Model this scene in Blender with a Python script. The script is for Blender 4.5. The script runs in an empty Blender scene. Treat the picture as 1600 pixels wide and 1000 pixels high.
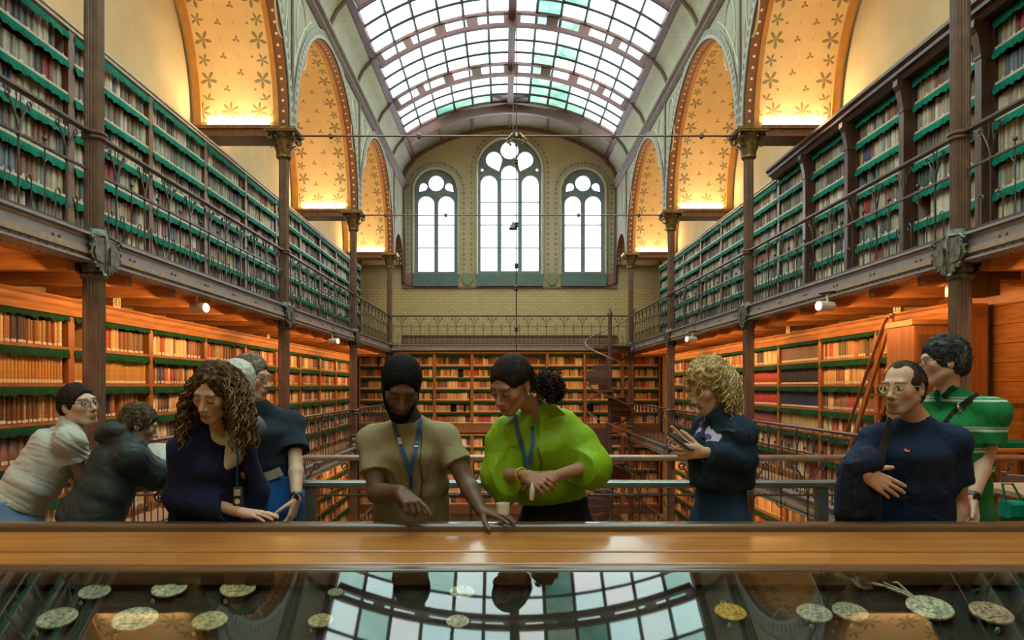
import bpy, bmesh, math, random
import numpy as np
from mathutils import Matrix, Vector
import openvdb as vdb
PI = math.pi
rnd = random.Random(7)
scene = bpy.context.scene
COL = scene.collection
# ---------------------------------------------------------------- camera, sky, exposure
CX, CZ, F = -0.20, 1.55, 1130.0          # camera stands at (CX, 0, CZ); F in pixels of the 1600 x 1000 frame
cam_d = bpy.data.cameras.new('camera'); cam = bpy.data.objects.new('camera', cam_d); COL.objects.link(cam)
cam.location = (CX, 0, CZ); cam.rotation_euler = (PI/2, 0, 0)
cam_d.sensor_width = 36; cam_d.lens = F/1600*36
cam_d.shift_x = 13/1600; cam_d.shift_y = 103/1600
cam_d.clip_start = .05; cam_d.clip_end = 200
scene.camera = cam
vs = scene.view_settings
vs.view_transform = 'Standard'; vs.look = 'None'; vs.gamma = 1; vs.use_curve_mapping = False
vs.exposure = 1.1
SKY = 3.3
world = bpy.data.worlds.new('overcast_sky'); scene.world = world; world.use_nodes = True
wn = world.node_tree; wn.nodes.clear()
wo = wn.nodes.new('ShaderNodeOutputWorld'); bg = wn.nodes.new('ShaderNodeBackground')
wt = wn.nodes.new('ShaderNodeTexCoord'); wz = wn.nodes.new('ShaderNodeTexNoise'); wr = wn.nodes.new('ShaderNodeValToRGB')
wz.inputs['Scale'].default_value = 3.0; wz.inputs['Detail'].default_value = 4
wr.color_ramp.elements[0].position = .3; wr.color_ramp.elements[0].color = (.88, .94, 1, 1)
wr.color_ramp.elements[1].position = .7; wr.color_ramp.elements[1].color = (1, 1, 1, 1)
wn.links.new(wt.outputs['Generated'], wz.inputs['Vector']); wn.links.new(wz.outputs['Fac'], wr.inputs['Fac'])
wn.links.new(wr.outputs['Color'], bg.inputs['Color']); bg.inputs['Strength'].default_value = SKY
wn.links.new(bg.outputs[0], wo.inputs[0])
try:
    scene.cycles.max_bounces = 8; scene.cycles.diffuse_bounces = 4; scene.cycles.glossy_bounces = 4
    scene.cycles.transparent_max_bounces = 12; scene.cycles.caustics_reflective = False; scene.cycles.caustics_refractive = False
    scene.cycles.sample_clamp_indirect = 6
except Exception: pass
# ---------------------------------------------------------------- main dimensions (metres)
W = 3.70            # half width between the column rows
BAY = 5.34
YC = [6.18 + BAY*k for k in range(-2, 4)]           # -4.5 .84 6.18 11.52 16.86 22.2
YE = 24.4           # window wall
YN = -6.6           # wall behind the camera
XO = 5.09           # outer walls
XS = 4.58           # face of the bookcases
LV = 2.69           # storey height
SPR = 5.60          # springing of the arches
MLD = 8.20          # moulding under the vault
def area(name, loc, rot, sx, sy, power, color, portal=False, parent=None, spread=PI):
    d = bpy.data.lights.new(name, 'AREA'); d.shape = 'RECTANGLE'; d.size = sx; d.size_y = sy; d.energy = power; d.color = color
    d.spread = spread
    if portal: d.cycles.is_portal = True
    o = bpy.data.objects.new(name, d); COL.objects.link(o); o.location = loc; o.rotation_euler = rot
    if parent: o.parent = parent
    return o
area('skylight_portal', (0, 8.9, 10.6), (0, 0, 0), 6.8, 27, 1, (1, 1, 1), True)
for px, wd, zc, hh in ((0, 2.1, 7.5, 4.8), (-2.49, 1.4, 7.0, 3.8), (2.49, 1.4, 7.0, 3.8)):
    area('window_portal', (px, YE+.5, zc), (-PI/2, 0, 0), wd, hh, 1, (1, 1, 1), True)
WARM, COVE = (1, .54, .21), (1, .70, .37)
P_COVE, P_SHELF, P_SPOT = 20, 24, 50
# ---------------------------------------------------------------- scene tree helpers
def link(name, data, parent=None):
    o = bpy.data.objects.new(name, data); COL.objects.link(o)
    if parent: o.parent = parent
    return o
def tag(o, label, cat, group=None):
    o['label'] = label; o['category'] = cat
    if group: o['group'] = group
    return o
def thing(name, label, cat, loc=(0, 0, 0), rz=0, group=None):
    o = link(name, None); o.location = loc; o.rotation_euler = (0, 0, rz); o.empty_display_size = .1
    return tag(o, label, cat, group)
def struct(o): o['kind'] = 'structure'; return o
def stuff(o): o['kind'] = 'stuff'; return o
ORD = ['first', 'second', 'third', 'fourth', 'fifth', 'sixth', 'seventh', 'eighth', 'ninth', 'tenth', 'eleventh', 'twelfth', 'thirteenth', 'fourteenth', 'fifteenth']
def at(px, py, d): return Vector((CX + (px-787)*d/F, d, CZ + (603-py)*d/F))
class MB:
    def __init__(s): s.v = []; s.f = []; s.mi = []; s.m = 0
    def add(s, vs, fs):
        o = len(s.v); s.v.extend(tuple(v) for v in vs)
        for f in fs: s.f.append(tuple(o+i for i in f)); s.mi.append(s.m)
        return s
    def box(s, x0, y0, z0, x1, y1, z1):
        v = [(x, y, z) for z in (z0, z1) for y in (y0, y1) for x in (x0, x1)]
        return s.add(v, [(0, 2, 3, 1), (4, 5, 7, 6), (0, 1, 5, 4), (2, 6, 7, 3), (0, 4, 6, 2), (1, 3, 7, 5)])
    def bbox(s, x0, y0, z0, x1, y1, z1, b):
        # box with chamfered edges along x
        pr = [(y0+b, z0), (y1-b, z0), (y1, z0+b), (y1, z1-b), (y1-b, z1), (y0+b, z1), (y0, z1-b), (y0, z0+b)]
        return s.prism([(x0, y, z) for y, z in pr], (x1-x0, 0, 0))
    def prism(s, pts, d):
        n = len(pts); d = Vector(d); a = [Vector(p) for p in pts]; b = [p+d for p in a]
        fs = [tuple(range(n-1, -1, -1)), tuple(range(n, 2*n))] + [(i, (i+1) % n, n+(i+1) % n, n+i) for i in range(n)]
        return s.add(a+b, fs)
    def tube(s, pts, r, n=6, cap=True, flat=1.0):
        pts = [Vector(p) for p in pts]; m = len(pts)
        rs = r if isinstance(r, (list, tuple)) else [r]*m
        t0 = (pts[1]-pts[0]).normalized()
        up = Vector((0, 0, 1)) if abs(t0.z) < .9 else Vector((1, 0, 0))
        u = t0.cross(up).normalized(); vs = []
        for i, p in enumerate(pts):
            t = (pts[min(i+1, m-1)] - pts[max(i-1, 0)])
            t = t.normalized() if t.length > 1e-9 else t0
            u = (u - t*u.dot(t)); u = u.normalized() if u.length > 1e-6 else t.orthogonal().normalized()
            w = t.cross(u)
            for k in range(n):
                a = 2*PI*k/n; vs.append(p + u*(math.cos(a)*rs[i]) + w*(math.sin(a)*rs[i]*flat))
        fs = [(i*n+k, i*n+(k+1) % n, (i+1)*n+(k+1) % n, (i+1)*n+k) for i in range(m-1) for k in range(n)]
        if cap: fs += [tuple(range(n-1, -1, -1)), tuple(range((m-1)*n, m*n))]
        return s.add(vs, fs)
    def lathe(s, prof, n=16, c=(0, 0, 0), flute=0, cap=True):
        vs = []
        for r, z in prof:
            for k in range(n):
                a = 2*PI*k/n; q = r*(1-flute*(k % 2)); vs.append((c[0]+q*math.cos(a), c[1]+q*math.sin(a), c[2]+z))
        m = len(prof)
        fs = [(i*n+k, i*n+(k+1) % n, (i+1)*n+(k+1) % n, (i+1)*n+k) for i in range(m-1) for k in range(n)]
        if cap: fs += [tuple(range(n-1, -1, -1)), tuple(range((m-1)*n, m*n))]
        return s.add(vs, fs)
    def ball(s, c, r, n=8, m=5, sc=(1, 1, 1)):
        vs = []; fs = []
        for i in range(m+1):
            t = PI*i/m
            for k in range(n):
                a = 2*PI*k/n; vs.append((c[0]+sc[0]*r*math.sin(t)*math.cos(a), c[1]+sc[1]*r*math.sin(t)*math.sin(a), c[2]-sc[2]*r*math.cos(t)))
        fs = [(i*n+k, i*n+(k+1) % n, (i+1)*n+(k+1) % n, (i+1)*n+k) for i in range(m) for k in range(n)]
        return s.add(vs, fs)
    def mesh(s, name, mats, smooth=None):
        me = bpy.data.meshes.new(name); me.from_pydata([tuple(v) for v in s.v], [], s.f)
        for m in (mats if isinstance(mats, (list, tuple)) else [mats]): me.materials.append(m)
        if any(s.mi): me.polygons.foreach_set('material_index', s.mi)
        if smooth is not None:
            me.polygons.foreach_set('use_smooth', [True]*len(s.f)); me.set_sharp_from_angle(angle=math.radians(smooth))
        me.update(); return me
    def obj(s, name, mats, parent=None, smooth=None): return link(name, s.mesh(name, mats, smooth), parent)
def np_mesh(name, v, quads, mats, mi=None, col=None, smooth=False):
    me = bpy.data.meshes.new(name); n = len(v); m = len(quads); k = quads.shape[1]
    me.vertices.add(n); me.vertices.foreach_set('co', np.asarray(v, np.float32).ravel())
    me.loops.add(m*k); me.loops.foreach_set('vertex_index', np.asarray(quads, np.int32).ravel())
    me.polygons.add(m); me.polygons.foreach_set('loop_start', np.arange(0, m*k, k, dtype=np.int32))
    for q in (mats if isinstance(mats, (list, tuple)) else [mats]): me.materials.append(q)
    if mi is not None: me.polygons.foreach_set('material_index', np.asarray(mi, np.int32))
    if smooth: me.polygons.foreach_set('use_smooth', np.ones(m, bool))
    me.update(calc_edges=True)
    if col is not None:
        at_ = me.color_attributes.new('col', 'FLOAT_COLOR', 'POINT'); c = np.ones((n, 4), np.float32); c[:, :3] = col
        at_.data.foreach_set('color', c.ravel())
    return me
def plate(name, outline, holes, depth, mats, parent=None, M=None, uv=None):
    """flat shape with holes: outline/holes are 2D loops; thickness along local z (centred)"""
    cu = bpy.data.curves.new('c', 'CURVE'); cu.dimensions = '2D'; cu.fill_mode = 'BOTH'; cu.extrude = depth/2
    for loop in [outline]+list(holes):
        sp = cu.splines.new('POLY'); sp.points.add(len(loop)-1); sp.use_cyclic_u = True
        for i, p in enumerate(loop): sp.points[i].co = (p[0], p[1], 0, 1)
    t = bpy.data.objects.new('t', cu); me = bpy.data.meshes.new_from_object(t)
    bpy.data.objects.remove(t); bpy.data.curves.remove(cu); me.name = name
    me.materials.clear()
    for m in (mats if isinstance(mats, (list, tuple)) else [mats]): me.materials.append(m)
    if uv:
        l = me.uv_layers.new(name='uv') if not me.uv_layers else me.uv_layers[0]
        for lp in me.loops: l.data[lp.index].uv = uv(me.vertices[lp.vertex_index].co)
    if M is not None: me.transform(M)
    for p in me.polygons: p.use_smooth = False
    return link(name, me, parent)
def grid_mesh(name, fn, us, vs, mats, thick=0.0, uvs=True, smooth=True):
    """surface fn(u,v)->Vector over lists us, vs with uv = (u,v); thickness added along the normal by solidify-like copy"""
    P = [[Vector(fn(u, v)) for v in vs] for u in us]; nu, nv = len(us), len(vs); V = []; Fc = []; UV = []
    for i in range(nu):
        for j in range(nv): V.append(P[i][j]); UV.append((us[i], vs[j]))
    for i in range(nu-1):
        for j in range(nv-1): Fc.append((i*nv+j, (i+1)*nv+j, (i+1)*nv+j+1, i*nv+j+1))
    if thick:
        o = len(V)
        for i in range(nu):
            for j in range(nv):
                a = P[min(i+1, nu-1)][j]-P[max(i-1, 0)][j]; b = P[i][min(j+1, nv-1)]-P[i][max(j-1, 0)]
                n = a.cross(b); n = n.normalized() if n.length else Vector((0, 0, 1))
                V.append(P[i][j]-n*thick); UV.append((us[i], vs[j]))
        for i in range(nu-1):
            for j in range(nv-1): Fc.append((o+i*nv+j, o+i*nv+j+1, o+(i+1)*nv+j+1, o+(i+1)*nv+j))
        rim = [i*nv for i in range(nu)] + [(nu-1)*nv+j for j in range(1, nv)] + [i*nv+nv-1 for i in range(nu-2, -1, -1)] + [j for j in range(nv-2, 0, -1)]
        for a, b in zip(rim, rim[1:]+rim[:1]): Fc.append((b, a, o+a, o+b))
    me = bpy.data.meshes.new(name); me.from_pydata(V, [], Fc)
    for m in (mats if isinstance(mats, (list, tuple)) else [mats]): me.materials.append(m)
    if uvs:
        l = me.uv_layers.new(name='uv')
        for lp in me.loops: l.data[lp.index].uv = UV[lp.vertex_index]
    if smooth:
        me.polygons.foreach_set('use_smooth', [True]*len(Fc)); me.set_sharp_from_angle(angle=math.radians(40))
    return me
# ---------------------------------------------------------------- materials
class N:
    """tiny arithmetic on shader sockets"""
    def __init__(s, nt, k): s.nt = nt; s.k = k
    def op(s, o, *a):
        n = s.nt.nodes.new('ShaderNodeMath'); n.operation = o
        for i, x in enumerate((s,)+a):
            if isinstance(x, N): s.nt.links.new(x.k, n.inputs[i])
            else: n.inputs[i].default_value = x
        return N(s.nt, n.outputs[0])
    def __add__(s, b): return s.op('ADD', b)
    def __sub__(s, b): return s.op('SUBTRACT', b)
    def __mul__(s, b): return s.op('MULTIPLY', b)
    def __truediv__(s, b): return s.op('DIVIDE', b)
    def abs(s): return s.op('ABSOLUTE')
    def lt(s, b): return s.op('LESS_THAN', b)
    def gt(s, b): return s.op('GREATER_THAN', b)
    def mod(s, b): return s.op('FLOORED_MODULO', b)
    def floor(s): return s.op('FLOOR')
    def cos(s): return s.op('COSINE')
    def max(s, b): return s.op('MAXIMUM', b)
    def min(s, b): return s.op('MINIMUM', b)
    def pow(s, b): return s.op('POWER', b)
def newmat(name):
    m = bpy.data.materials.new(name); m.use_nodes = True; nt = m.node_tree
    return m, nt, nt.nodes['Principled BSDF']
def mixc(nt, fac, a, b):
    n = nt.nodes.new('ShaderNodeMix'); n.data_type = 'RGBA'
    for s, x in ((n.inputs[0], fac), (n.inputs[6], a), (n.inputs[7], b)):
        x = x.k if isinstance(x, N) else x
        if isinstance(x, bpy.types.NodeSocket): nt.links.new(x, s)
        elif isinstance(x, (int, float)): s.default_value = x
        else: s.default_value = (*x, 1)
    return n.outputs[2]
def noise(nt, scale, stretch=(1, 1, 1), detail=4, co='Object', dist=0.0):
    tc = nt.nodes.new('ShaderNodeTexCoord'); mp = nt.nodes.new('ShaderNodeMapping'); mp.inputs['Scale'].default_value = stretch
    nz = nt.nodes.new('ShaderNodeTexNoise'); nz.inputs['Scale'].default_value = scale; nz.inputs['Detail'].default_value = detail; nz.inputs['Distortion'].default_value = dist
    nt.links.new(tc.outputs[co], mp.inputs[0]); nt.links.new(mp.outputs[0], nz.inputs['Vector'])
    return nz.outputs['Fac']
def ramp(nt, fac, lo=.35, hi=.65):
    n = nt.nodes.new('ShaderNodeMapRange'); n.inputs[1].default_value = lo; n.inputs[2].default_value = hi
    nt.links.new(fac, n.inputs[0]); return n.outputs[0]
def bump(nt, b, h, strength=.2, dist=.01):
    n = nt.nodes.new('ShaderNodeBump'); n.inputs['Strength'].default_value = strength; n.inputs['Distance'].default_value = dist
    nt.links.new(h.k if isinstance(h, N) else h, n.inputs['Height']); nt.links.new(n.outputs[0], b.inputs['Normal'])
def pmat(name, c1, c2=None, scale=6, stretch=(1, 1, 1), rough=.5, metal=0, bmp=0, coat=0, spec=.5, bd=.01):
    m, nt, b = newmat(name); c2 = c2 or tuple(x*.75 for x in c1)
    f = noise(nt, scale, stretch); nt.links.new(mixc(nt, ramp(nt, f), c1, c2), b.inputs['Base Color'])
    b.inputs['Roughness'].default_value = rough; b.inputs['Metallic'].default_value = metal; b.inputs['Specular IOR Level'].default_value = spec
    if coat: b.inputs['Coat Weight'].default_value = coat; b.inputs['Coat Roughness'].default_value = .1
    if bmp: bump(nt, b, f, bmp, bd)
    return m
def attrmat(name, rough=.6, kind='attr', bmp=0, bscale=80, spec=.4, stretch=(1, 1, 1), var=.25, sheen=0, sss=0):
    m, nt, b = newmat(name)
    if kind == 'attr':
        a = nt.nodes.new('ShaderNodeAttribute'); a.attribute_name = 'col'; c = a.outputs['Color']
    else:
        a = nt.nodes.new('ShaderNodeObjectInfo'); c = a.outputs['Color']
    f = noise(nt, bscale, stretch, 3)
    dk = nt.nodes.new('ShaderNodeMix'); dk.data_type = 'RGBA'; dk.blend_type = 'MULTIPLY'; dk.inputs[0].default_value = 1
    nt.links.new(c, dk.inputs[6]); nt.links.new(mixc(nt, ramp(nt, f, .3, .7), (1, 1, 1), (1-var,)*3), dk.inputs[7])
    nt.links.new(dk.outputs[2], b.inputs['Base Color']); b.inputs['Roughness'].default_value = rough; b.inputs['Specular IOR Level'].default_value = spec
    if sheen: b.inputs['Sheen Weight'].default_value = sheen
    if sss: b.inputs['Subsurface Weight'].default_value = sss; b.inputs['Subsurface Radius'].default_value = (.012, .005, .003); b.inputs['Subsurface Scale'].default_value = .5
    if bmp: bump(nt, b, f, bmp, .004)
    return m
def uvco(nt):
    u = nt.nodes.new('ShaderNodeUVMap'); u.uv_map = 'uv'; s = nt.nodes.new('ShaderNodeSeparateXYZ'); nt.links.new(u.outputs[0], s.inputs[0])
    return N(nt, s.outputs[0]), N(nt, s.outputs[1])
def petals(u, v, cu, cv, R, n=5, ph=0.0):
    """1 inside an n-leaved rosette centred at cu, cv"""
    a = u-cu if not isinstance(cu, N) else u-cu; b = v-cv
    r = (a*a+b*b).pow(.5); t = b.op('ARCTAN2', a)
    return r.lt((t*(n/2.0)+ph).cos().abs().pow(1.5)*R)
M = {}
M['cream'] = pmat('cream_plaster', (.55, .44, .255), (.48, .38, .215), 2, rough=.85)
M['oak'] = pmat('orange_oak', (.36, .135, .034), (.24, .082, .019), 3, (9, 9, .8), rough=.42, bmp=.06)
M['oak_h'] = pmat('orange_oak_boards', (.50, .205, .055), (.33, .12, .028), 3, (.8, .8, 9), rough=.42, bmp=.06)
M['mahog'] = pmat('dark_mahogany', (.085, .034, .018), (.045, .018, .010), 3, (8, 8, .8), rough=.35, bmp=.06)
M['walnut'] = pmat('brown_walnut', (.22, .095, .04), (.13, .05, .022), 3, (8, 8, .8), rough=.45, bmp=.06)
M['edge'] = pmat('lit_shelf_edge', (.62, .52, .40), (.50, .38, .26), 8, rough=.5)  # light catching the upper shelf edges, put into a paler colour
M['iron'] = pmat('brown_painted_iron', (.165, .088, .055), (.11, .056, .036), 9, rough=.36, bmp=.08)
M['girder'] = pmat('mauve_grey_iron', (.29, .255, .26), (.23, .20, .20), 7, rough=.42, bmp=.08)
M['rail'] = pmat('dark_wrought_iron', (.075, .045, .034), (.045, .028, .022), 9, rough=.4)
M['handrail'] = pmat('worn_bronze_handrail', (.34, .22, .16), (.25, .155, .11), 9, rough=.28, metal=.4)
M['gilt'] = pmat('old_gilding', (.34, .22, .075), (.12, .085, .045), 14, rough=.38, metal=.6, bmp=.2)
M['verdigris'] = pmat('green_bronze_casting', (.16, .165, .105), (.055, .045, .03), 22, rough=.36, metal=.45, bmp=.15)
M['teal'] = pmat('teal_leather', (.002, .205, .125), (.001, .12, .075), 9, (4, 4, .7), rough=.8, spec=.12)
M['green'] = pmat('dark_green_leather', (.008, .072, .030), (.005, .042, .018), 9, (4, 4, .7), rough=.85, spec=.1)
M['redbrown'] = pmat('red_brown_paint', (.155, .062, .052), (.12, .05, .042), 5, rough=.5)
M['bar'] = pmat('dark_glazing_bar', (.075, .085, .095), (.05, .055, .062), 5, rough=.5)
M['wains'] = pmat('brown_wainscot_boards', (.27, .155, .085), (.19, .105, .055), 3, (8, 8, .8), rough=.5)
M['stone'] = pmat('grey_green_tracery', (.185, .235, .225), (.14, .18, .175), 6, rough=.7)
M['sill'] = pmat('green_grey_sill', (.12, .185, .165), (.09, .145, .13), 4, rough=.6)
M['trim'] = pmat('brown_stone_trim', (.20, .145, .10), (.15, .10, .07), 6, rough=.7)
M['spandrel'] = pmat('sage_painted_plaster', (.345, .32, .225), (.285, .27, .19), 3, rough=.85)
M['wallpaint'] = pmat('olive_cream_painted_wall', (.46, .38, .22), (.41, .335, .19), 1.5, rough=.85)
M['outline'] = pmat('pale_painted_line', (.55, .50, .36), (.46, .42, .30), 6, rough=.85)
M['deck'] = pmat('gallery_deck_boards', (.40, .27, .17), (.30, .19, .115), 3, (.6, 8, 8), rough=.5, bmp=.05)
M['floor'] = pmat('parquet', (.36, .23, .13), (.26, .155, .085), 3, (8, .8, 8), rough=.4)
M['backing'] = pmat('dark_case_back', (.05, .024, .013), (.03, .015, .009), 5, rough=.7)
M['white'] = pmat('white_enamel', (.72, .62, .48), (.66, .56, .42), 5, rough=.4)
M['black'] = pmat('black_plastic', (.015, .015, .016), (.01, .01, .011), 5, rough=.35)
M['chrome'] = pmat('brushed_steel', (.6, .6, .6), (.5, .5, .5), 30, rough=.25, metal=1)
M['gunmetal'] = pmat('dark_steel_post', (.24, .23, .20), (.18, .175, .15), 9, rough=.3, metal=.6)
def emis(name, c, s):
    m, nt, b = newmat(name); b.inputs['Base Color'].default_value = (*c, 1); b.inputs['Emission Color'].default_value = (*c, 1); b.inputs['Emission Strength'].default_value = s; return m
M['glow'] = emis('lit_lamp_tube', (1, .78, .42), 9)
def glassmat(name, tint, refl=1.0, vary=False):
    m, nt, b = newmat(name); nt.nodes.remove(b); out = nt.nodes['Material Output']
    t = nt.nodes.new('ShaderNodeBsdfTransparent'); g = nt.nodes.new('ShaderNodeBsdfGlossy'); g.inputs['Roughness'].default_value = .02
    fr = nt.nodes.new('ShaderNodeFresnel'); fr.inputs[0].default_value = 1.5
    ge = nt.nodes.new('ShaderNodeNewGeometry'); mx = nt.nodes.new('ShaderNodeMixShader'); k = N(nt, fr.outputs[0])*refl*((N(nt, ge.outputs['Backfacing'])*-1)+1)
    nt.links.new(k.k, mx.inputs[0]); nt.links.new(t.outputs[0], mx.inputs[1]); nt.links.new(g.outputs[0], mx.inputs[2]); nt.links.new(mx.outputs[0], out.inputs[0])
    t.inputs[0].default_value = (*tint, 1)
    if vary:
        oi = nt.nodes.new('ShaderNodeObjectInfo'); nt.links.new(mixc(nt, ramp(nt, noise(nt, 1.3, co='Object'), .35, .7), oi.outputs['Color'], mixc(nt, .25, oi.outputs['Color'], (.95, 1, .98))), t.inputs[0])
    return m
M['glass'] = glassmat('clear_glass', (.97, .98, .97))
M['pane'] = glassmat('roof_glass', (.9, .97, .95), .5, True)
M['wpane'] = glassmat('window_glass', (.94, .96, 1.0), .6)
M['caseglass'] = glassmat('display_case_glass', (.93, .95, .92), 1.9)
M['book'] = attrmat('book_cloth', .62, 'attr', bmp=.05, bscale=60, stretch=(1, 1, .25))
M['bookobj'] = attrmat('book_leather', .55, 'obj', bmp=.05, bscale=60, stretch=(1, 1, .25))
M['paper'] = pmat('page_edges', (.55, .46, .32), (.45, .36, .24), 60, (1, 1, .1), rough=.8)
M['label'] = pmat('white_spine_label', (.75, .70, .60), (.68, .62, .52), 30, rough=.7)
# tiled wall
m, nt, b = newmat('glazed_yellow_brick'); M['tile'] = m
tc = nt.nodes.new('ShaderNodeTexCoord'); mp = nt.nodes.new('ShaderNodeMapping'); mp.inputs['Rotation'].default_value = (PI/2, 0, 0)
bt = nt.nodes.new('ShaderNodeTexBrick'); bt.inputs['Color1'].default_value = (.56, .43, .20, 1); bt.inputs['Color2'].default_value = (.50, .38, .17, 1); bt.inputs['Mortar'].default_value = (.33, .25, .12, 1)
bt.inputs['Scale'].default_value = 1; bt.inputs['Brick Width'].default_value = .23; bt.inputs['Row Height'].default_value = .095; bt.inputs['Mortar Size'].default_value = .008
nt.links.new(tc.outputs['Object'], mp.inputs[0]); nt.links.new(mp.outputs[0], bt.inputs['Vector']); nt.links.new(bt.outputs['Color'], b.inputs['Base Color']); b.inputs['Roughness'].default_value = .35
# painted gold soffit: u across the barrel (0 .. 1.1), v along the arc
BR = 2.50; ARC = PI*BR
def soffit_mat(name, base, base2, leaf, dot, wd, half):
    m, nt, b = newmat(name); u, v = uvco(nt); v = v.min((v*-1)+half*2)
    big = None
    def orr(a, c): return c if a is None else a.max(c)
    vc = v.mod(.57); eu = u.min((u*-1)+wd)
    big = orr(big, petals(eu, vc, .14, .15, .135, 5, .6)); big = orr(big, petals(eu, vc, .11, .43, .095, 5, .2))
    um = u.mod(wd/2.5)
    low = petals(um, v, wd/5, .25, .145, 7, .3); low = low.max(petals(um, v, 0.0, .2, .06, 4, .3))
    big = (big*v.gt(.42)).max(low)
    row = (v/.235).floor(); us = (u+row.mod(2)*.235).mod(.47); vv = v.mod(.235)
    sm = petals(us, vv, .235, .118, .055, 3, .5)*eu.gt(.25)*v.gt(.44)
    tick = (us.lt(.007))*(vv-.118).abs().lt(.028)*eu.gt(.25)*v.gt(.44)
    bc = mixc(nt, ramp(nt, noise(nt, 2.5, co='Object')), base, base2)
    c = mixc(nt, big*.8, bc, leaf); c = mixc(nt, sm.max(tick)*.85, c, dot)
    nt.links.new(c, b.inputs['Base Color']); b.inputs['Roughness'].default_value = .8
    return m
SW = 1.12
M['soffit'] = soffit_mat('gold_painted_soffit', (.72, .50, .24), (.66, .45, .21), (.16, .115, .04), (.27, .10, .035), SW, ARC/2)
# cove panel: u along the hall, v up the cove (0 .. ~1.2)
m, nt, b = newmat('sage_cove_panel'); M['cove'] = m
u, v = uvco(nt); u4 = u.mod(.445)
lf = petals(u4, v, .11, .16, .13, 5, .5).max(petals(u4, v, .33, .12, .10, 5, .2))
u3 = (u+(v/.2).floor().mod(2)*.111).mod(.2225); v3 = v.mod(.2)
dt = petals(u3, v3, .11, .1, .028, 3, .5)*v.gt(.30)*v.lt(.98)
ed = petals(u.mod(.15), v, .075, 1.12, .07, 5, .3)
c = mixc(nt, lf*.75, mixc(nt, ramp(nt, noise(nt, 2.2)), (.53, .53, .39), (.46, .465, .335)), (.13, .22, .135)); c = mixc(nt, dt*.8, c, (.22, .19, .11)); c = mixc(nt, ed*.6, c, (.30, .24, .11))
nt.links.new(c, b.inputs['Base Color']); b.inputs['Roughness'].default_value = .85
# red-brown arch band with pale dots : u across, v along
m, nt, b = newmat('dotted_arch_band'); M['band'] = m
u, v = uvco(nt); r_ = ((v.mod(.16)-.08)*(v.mod(.16)-.08)+(u-.075)*(u-.075)).pow(.5)
nt.links.new(mixc(nt, r_.lt(.021), (.20, .072, .026), (.80, .62, .40)), b.inputs['Base Color']); b.inputs['Roughness'].default_value = .6
m, nt, b = newmat('beaded_archivolt'); M['arcv'] = m
u, v = uvco(nt); nt.links.new(mixc(nt, (v.mod(.15).lt(.085))*u.gt(.06)*u.lt(.15), (.33, .31, .235), (.11, .105, .09)), b.inputs['Base Color']); b.inputs['Roughness'].default_value = .7
M['orange'] = pmat('orange_painted_rib', (.50, .235, .05), (.42, .185, .035), 6, rough=.6)
# ================================================================ SETTING
SIDE = {-1: 'left', 1: 'right'}
def slab(name, x0, x1, y0, y1, z0, z1, mat, parent=None):
    o = MB().box(x0, y0, z0, x1, y1, z1).obj(name, mat, parent)
    if parent is None: struct(o)
    return o
ground = slab('floor', -XO, XO, YN, YE, -5.48, -5.38, M['floor'])
platform = slab('floor', -XO, XO, YN, 6.12, -.08, 0, M['floor'])
decks = {}
for s in (-1, 1):
    a, c = sorted((s*3.62, s*XO))
    for lv, y0 in ((1, .84), (0, 6.13), (-1, 6.13)):
        z = lv*LV
        d = slab('floor', a, c, y0, YE-.02, z-.05, z, M['deck']); decks[s, lv] = d
        if lv >= 0:
            jm = MB().bbox(-.66, -.06, -.19, .66, .06, -.052, .012).mesh('joist', M['oak_h'])
            y = y0+.5
            while y < YE-.3:
                if lv == 1 or y > 12:
                    j = link('joist', jm, d); j.location = (s*4.42, y, z)
                y += .92
            slab('soffit_boards', s*3.80-.001 if s > 0 else -XO+.02, XO-.02 if s > 0 else -3.80, y0, YE-.05, z-.075, z-.05, M['oak_h'], d)
fd = slab('floor', -3.6, 3.6, 21.9, YE-.02, LV-.06, LV-.0, M['deck'])
slab('soffit_boards', -3.6, 3.6, 22.25, YE-.1, LV-.09, LV-.061, M['oak_h'], fd)
def opening(y0, y1): return y0, y1
# outer walls
for s in (-1, 1):
    a, c = sorted((s*XO, s*(XO+.22)))
    w = slab('wall_'+SIDE[s], a, c, YN, YE+.4, -5.48, 8.6, M['cream'])
slab('wall_rear', -XO-.2, XO+.2, YN-.2, YN, -5.48, 11, M['cream'])
# window wall ------------------------------------------------------
def round_head(xc, w, z0, ztop, n=20):
    r = w/2; zs = ztop-r
    return [(xc-r, z0), (xc+r, z0)] + [(xc+r*math.cos(PI*i/n), zs+r*math.sin(PI*i/n)) for i in range(n+1)]
WIN = [('window_1', -2.49, 1.46, 5.29, 8.87), ('window_2', 0.0, 2.16, 5.29, 9.92), ('window_3', 2.49, 1.46, 5.29, 8.87)]
MY = lambda y: Matrix(((1, 0, 0, 0), (0, 0, 1, y), (0, 1, 0, 0), (0, 0, 0, 1)))     # local xy -> world xz, extruded along y
we = plate('wall_far', [(-XO-.2, 4.86), (XO+.2, 4.86), (XO+.2, 9.0), (4.0, 9.3), (3.3, 9.55), (2.2, 10.1), (1.1, 10.36), (0, 10.42), (-1.1, 10.36), (-2.2, 10.1), (-3.3, 9.55), (-4.0, 9.3), (-XO-.2, 9.0)], [round_head(x, w, 5.3, zt)[::-1] for _, x, w, z0, zt in WIN], .4, M['wallpaint'], None, MY(YE+.2)); struct(we)
o = MB().box(-XO-.2, 0, -5.48, XO+.2, .4, 4.86).obj('wall_far', M['tile']); o.location = (0, YE, 0); struct(o)
def circ(cx, cz, r, n=20): return [(cx+r*math.cos(2*PI*i/n), cz+r*math.sin(2*PI*i/n)) for i in range(n)]
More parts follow.
